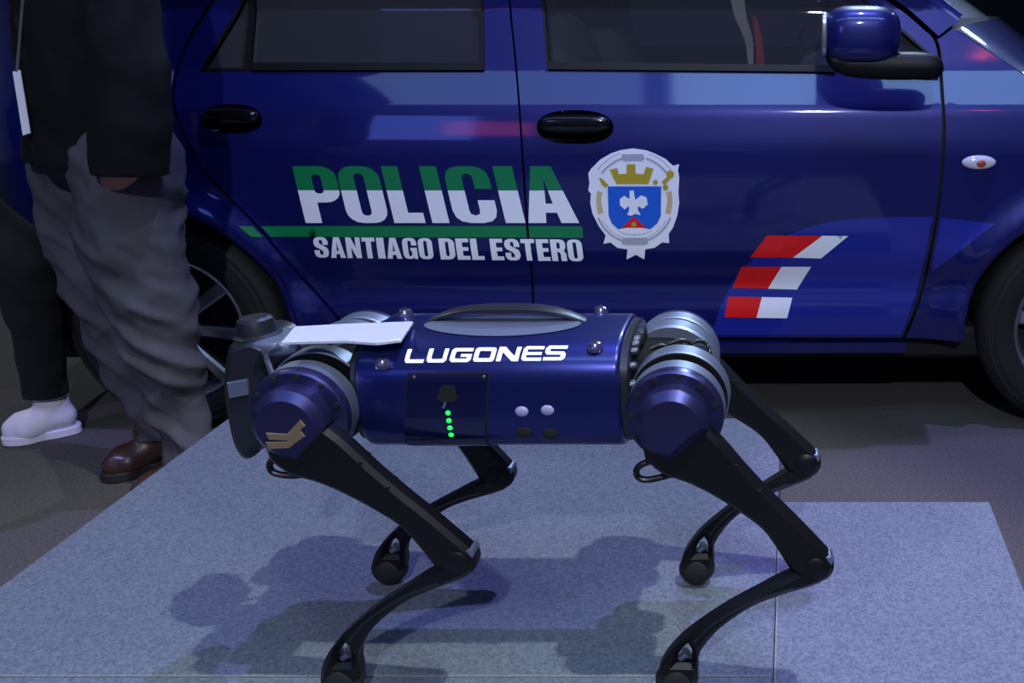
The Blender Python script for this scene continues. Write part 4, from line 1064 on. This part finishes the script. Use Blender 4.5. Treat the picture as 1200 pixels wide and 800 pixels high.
jk = [chain([(W(108, 215, 2.31), 0.102), (W(108, 176, 2.31), 0.104), (W(106, 120, 2.31), 0.114), (W(104, 40, 2.31), 0.118), (W(104, -40, 2.31), 0.120), (Vector((-1.52, 2.30, 1.34)), 0.110)]),
      chain([(W(88, 210, 2.43), 0.096), (W(88, 172, 2.43), 0.098), (W(86, 110, 2.43), 0.108), (W(84, 30, 2.43), 0.112), (W(84, -40, 2.43), 0.115), (Vector((-1.61, 2.42, 1.34)), 0.11)]),
      chain([(W(98, 205, 2.37), 0.11), (W(97, 110, 2.37), 0.122), (W(96, 0, 2.37), 0.125), (Vector((-1.565, 2.36, 1.36)), 0.115)]),
      chain([(sh_n, 0.078), (Vector((-1.55, 2.35, 1.42)), 0.085), (sh_f, 0.078)]),
      chain([(sh_n, 0.078), (W(141, 0, 2.19), 0.068), (W(150, 80, 2.17), 0.072), (W(155, 140, 2.17), 0.074), (W(154, 172, 2.18), 0.074), (W(154, 205, 2.19), 0.074)]),
      chain([(sh_f, 0.078), (Vector((-1.62, 2.56, 1.12)), 0.066), (Vector((-1.60, 2.53, 0.95)), 0.054)]),
      chain([(Vector((-1.55, 2.35, 1.42)), 0.075), (Vector((-1.555, 2.35, 1.49)), 0.066)])]
cutn = (W(200, 207, 2.17) - W(40, 184, 2.40)).cross(Vector((0.1, -1, 0.06))).normalized()
if cutn.z > 0: cutn = -cutn
jacket = blob('jacket', jk, M['jacket'], man, voxel=0.011, smooth=5, fold=folds(0.010, 7.0, 9.0), cuts=[(tuple(W(200, 207, 2.17)), tuple(cutn))])
tr_ = [chain([(W(146, 190, 2.30), 0.112), (W(152, 262, 2.29), 0.106), (W(172, 335, 2.29), 0.094), (W(183, 385, 2.29), 0.082), (W(204, 460, 2.29), 0.066), (W(216, 518, 2.29), 0.058), (W(222, 560, 2.29), 0.055)]),
       chain([(W(88, 190, 2.44), 0.098), (W(98, 270, 2.45), 0.088), (W(122, 345, 2.45), 0.080), (W(138, 390, 2.45), 0.070), (W(166, 450, 2.45), 0.060), (W(184, 486, 2.45), 0.052), (W(190, 530, 2.45), 0.05)]),
       chain([(W(140, 170, 2.31), 0.105), (W(118, 172, 2.37), 0.108), (W(92, 172, 2.44), 0.100)])]
def tfold(c):
    low = max(0.0, 1 - c.z / 0.75)
    return folds(0.022, 6.0, 12.0, 0.9)(c) * (0.7 + 0.5 * low)
trousers = blob('trousers', tr_, M['trousers'], man, voxel=0.0085, smooth=4, fold=tfold, cuts=[((0, 0, 0.088), (0, 0, -1))])
shoe(W(186, 520, 2.45).xy.to_3d(), (onZ(134, 548, 0.03).x, onZ(134, 548, 0.03).y, 0), M['leather'], man)
shoe(W(222, 545, 2.30).xy.to_3d(), (onZ(168, 580, 0.03).x, onZ(168, 580, 0.03).y, 0), M['leather'], man)
blob('shirt_tail', [chain([(W(176, 199, 2.31), 0.052), (W(178, 214, 2.31), 0.050)])], M['shirt'], man, voxel=0.008, smooth=2)
cd = [W(*p, 2.22) for p in ((15, 84), (24, 82), (36, 156), (27, 159))]
cv = slab([(p.x, p.z) for p in cd], (), 0.004, 0.001)
build('name_card', ([(v[0], v[1] + 2.22, v[2]) for v in cv[0]], cv[1]), M['paper'], man)
build('lanyard', tube(smooth_poly([tuple(hc + Vector((-0.06, -0.03, -0.17))), tuple(W(34, -60, 2.21)), tuple(W(27, 0, 2.21)), tuple(W(22, 60, 2.22)), tuple(W(20, 84, 2.22))], 4), 0.003, 8), M['lanyard'], man)

# --- the visitor in black trousers and white trainers at the left edge
G2 = Vector((-2.12, 2.5, 0))
vis = empty('person', tuple(G2), 'person in black trousers with a white trainer, stepping in at the left edge', 'person')
hc = Vector((-2.36, 2.36, 1.63)); sk, hr, ey = head_parts(hc, (0.5, -1, 0))
h2 = Vector((-2.30, 2.42, 0.90)); n1, n2 = Vector((-2.18, 2.46, 0.85)), Vector((-2.40, 2.38, 0.85))
k1, a1_ = W(27, 305, 2.54), W(55, 447, 2.63)
k2, a2_ = Vector((-2.46, 2.24, 0.46)), Vector((-2.48, 2.26, 0.09))
s1, s2 = Vector((-2.17, 2.46, 1.38)), Vector((-2.50, 2.32, 1.38))
body = sk + [chain([(hc + Vector((0, 0, -0.15)), 0.058), (Vector((-2.33, 2.41, 1.32)), 0.075), (h2, 0.075)]), chain([(s1, 0.04), (Vector((-2.33, 2.39, 1.38)), 0.06), (s2, 0.04)]),
             chain([(s1, 0.04), (Vector((-2.11, 2.46, 1.12)), 0.034), (Vector((-2.12, 2.34, 0.90)), 0.03)]), chain([(s2, 0.04), (Vector((-2.58, 2.30, 1.12)), 0.034), (Vector((-2.54, 2.18, 0.90)), 0.03)]),
             chain([(h2, 0.07), (n1, 0.06), (k1, 0.045), (a1_, 0.032)]), chain([(h2, 0.07), (n2, 0.06), (k2, 0.045), (a2_, 0.032)])]
body += hand((-2.12, 2.34, 0.90), (0, -0.3, -1), (-0.5, -0.8, 0), (-1, 0, 0)) + hand((-2.54, 2.18, 0.90), (0, -0.3, -1), (0.5, -0.8, 0), (1, 0, 0))
blob('body', body, M['skin'], vis, voxel=0.009, smooth=3); blob('hair', hr, M['hair'], vis, voxel=0.009, smooth=2); build('eyes', merge(*ey), M['eye'], vis)
blob('jacket', [chain([(Vector((-2.31, 2.415, 0.86)), 0.12), (Vector((-2.32, 2.415, 1.1)), 0.125), (Vector((-2.33, 2.405, 1.34)), 0.115)]), chain([(Vector((-2.33, 2.40, 1.40)), 0.08), (Vector((-2.34, 2.39, 1.47)), 0.066)]), chain([(Vector((-2.25, 2.44, 0.86)), 0.115), (Vector((-2.26, 2.44, 1.1)), 0.12), (Vector((-2.27, 2.43, 1.32)), 0.11)]), chain([(Vector((-2.37, 2.39, 0.86)), 0.115), (Vector((-2.38, 2.39, 1.1)), 0.12), (Vector((-2.39, 2.38, 1.32)), 0.11)]),
     chain([(s1, 0.075), (Vector((-2.33, 2.39, 1.42)), 0.08), (s2, 0.075)]), chain([(s1, 0.075), (Vector((-2.11, 2.46, 1.12)), 0.062), (Vector((-2.12, 2.36, 0.94)), 0.05)]), chain([(s2, 0.075), (Vector((-2.58, 2.30, 1.12)), 0.062), (Vector((-2.54, 2.20, 0.94)), 0.05)])], M['trousers_black'], vis, voxel=0.012, smooth=5, fold=folds(0.010, 7, 9))
blob('trousers', [chain([(n1, 0.10), (k1, 0.074), (W(48, 415, 2.61), 0.055), (W(55, 470, 2.64), 0.05)]), chain([(n2, 0.10), (k2, 0.074), (a2_ + Vector((0, 0, 0.06)), 0.056)]), chain([(n1, 0.105), (h2, 0.115), (n2, 0.105)])], M['trousers_black'], vis, voxel=0.010, smooth=5, fold=folds(0.006, 8, 10), cuts=[((0, 0, 0.125), (0, 0, -1))])
shoe((a1_.x - 0.005, a1_.y + 0.03, 0), (onZ(34, 497, 0.03).x, onZ(34, 497, 0.03).y - 0.055, 0), M['sneaker'], vis, width=0.050)
shoe((a2_.x, a2_.y + 0.04, 0), (a2_.x + 0.03, a2_.y - 0.20, 0), M['sneaker'], vis, width=0.050)
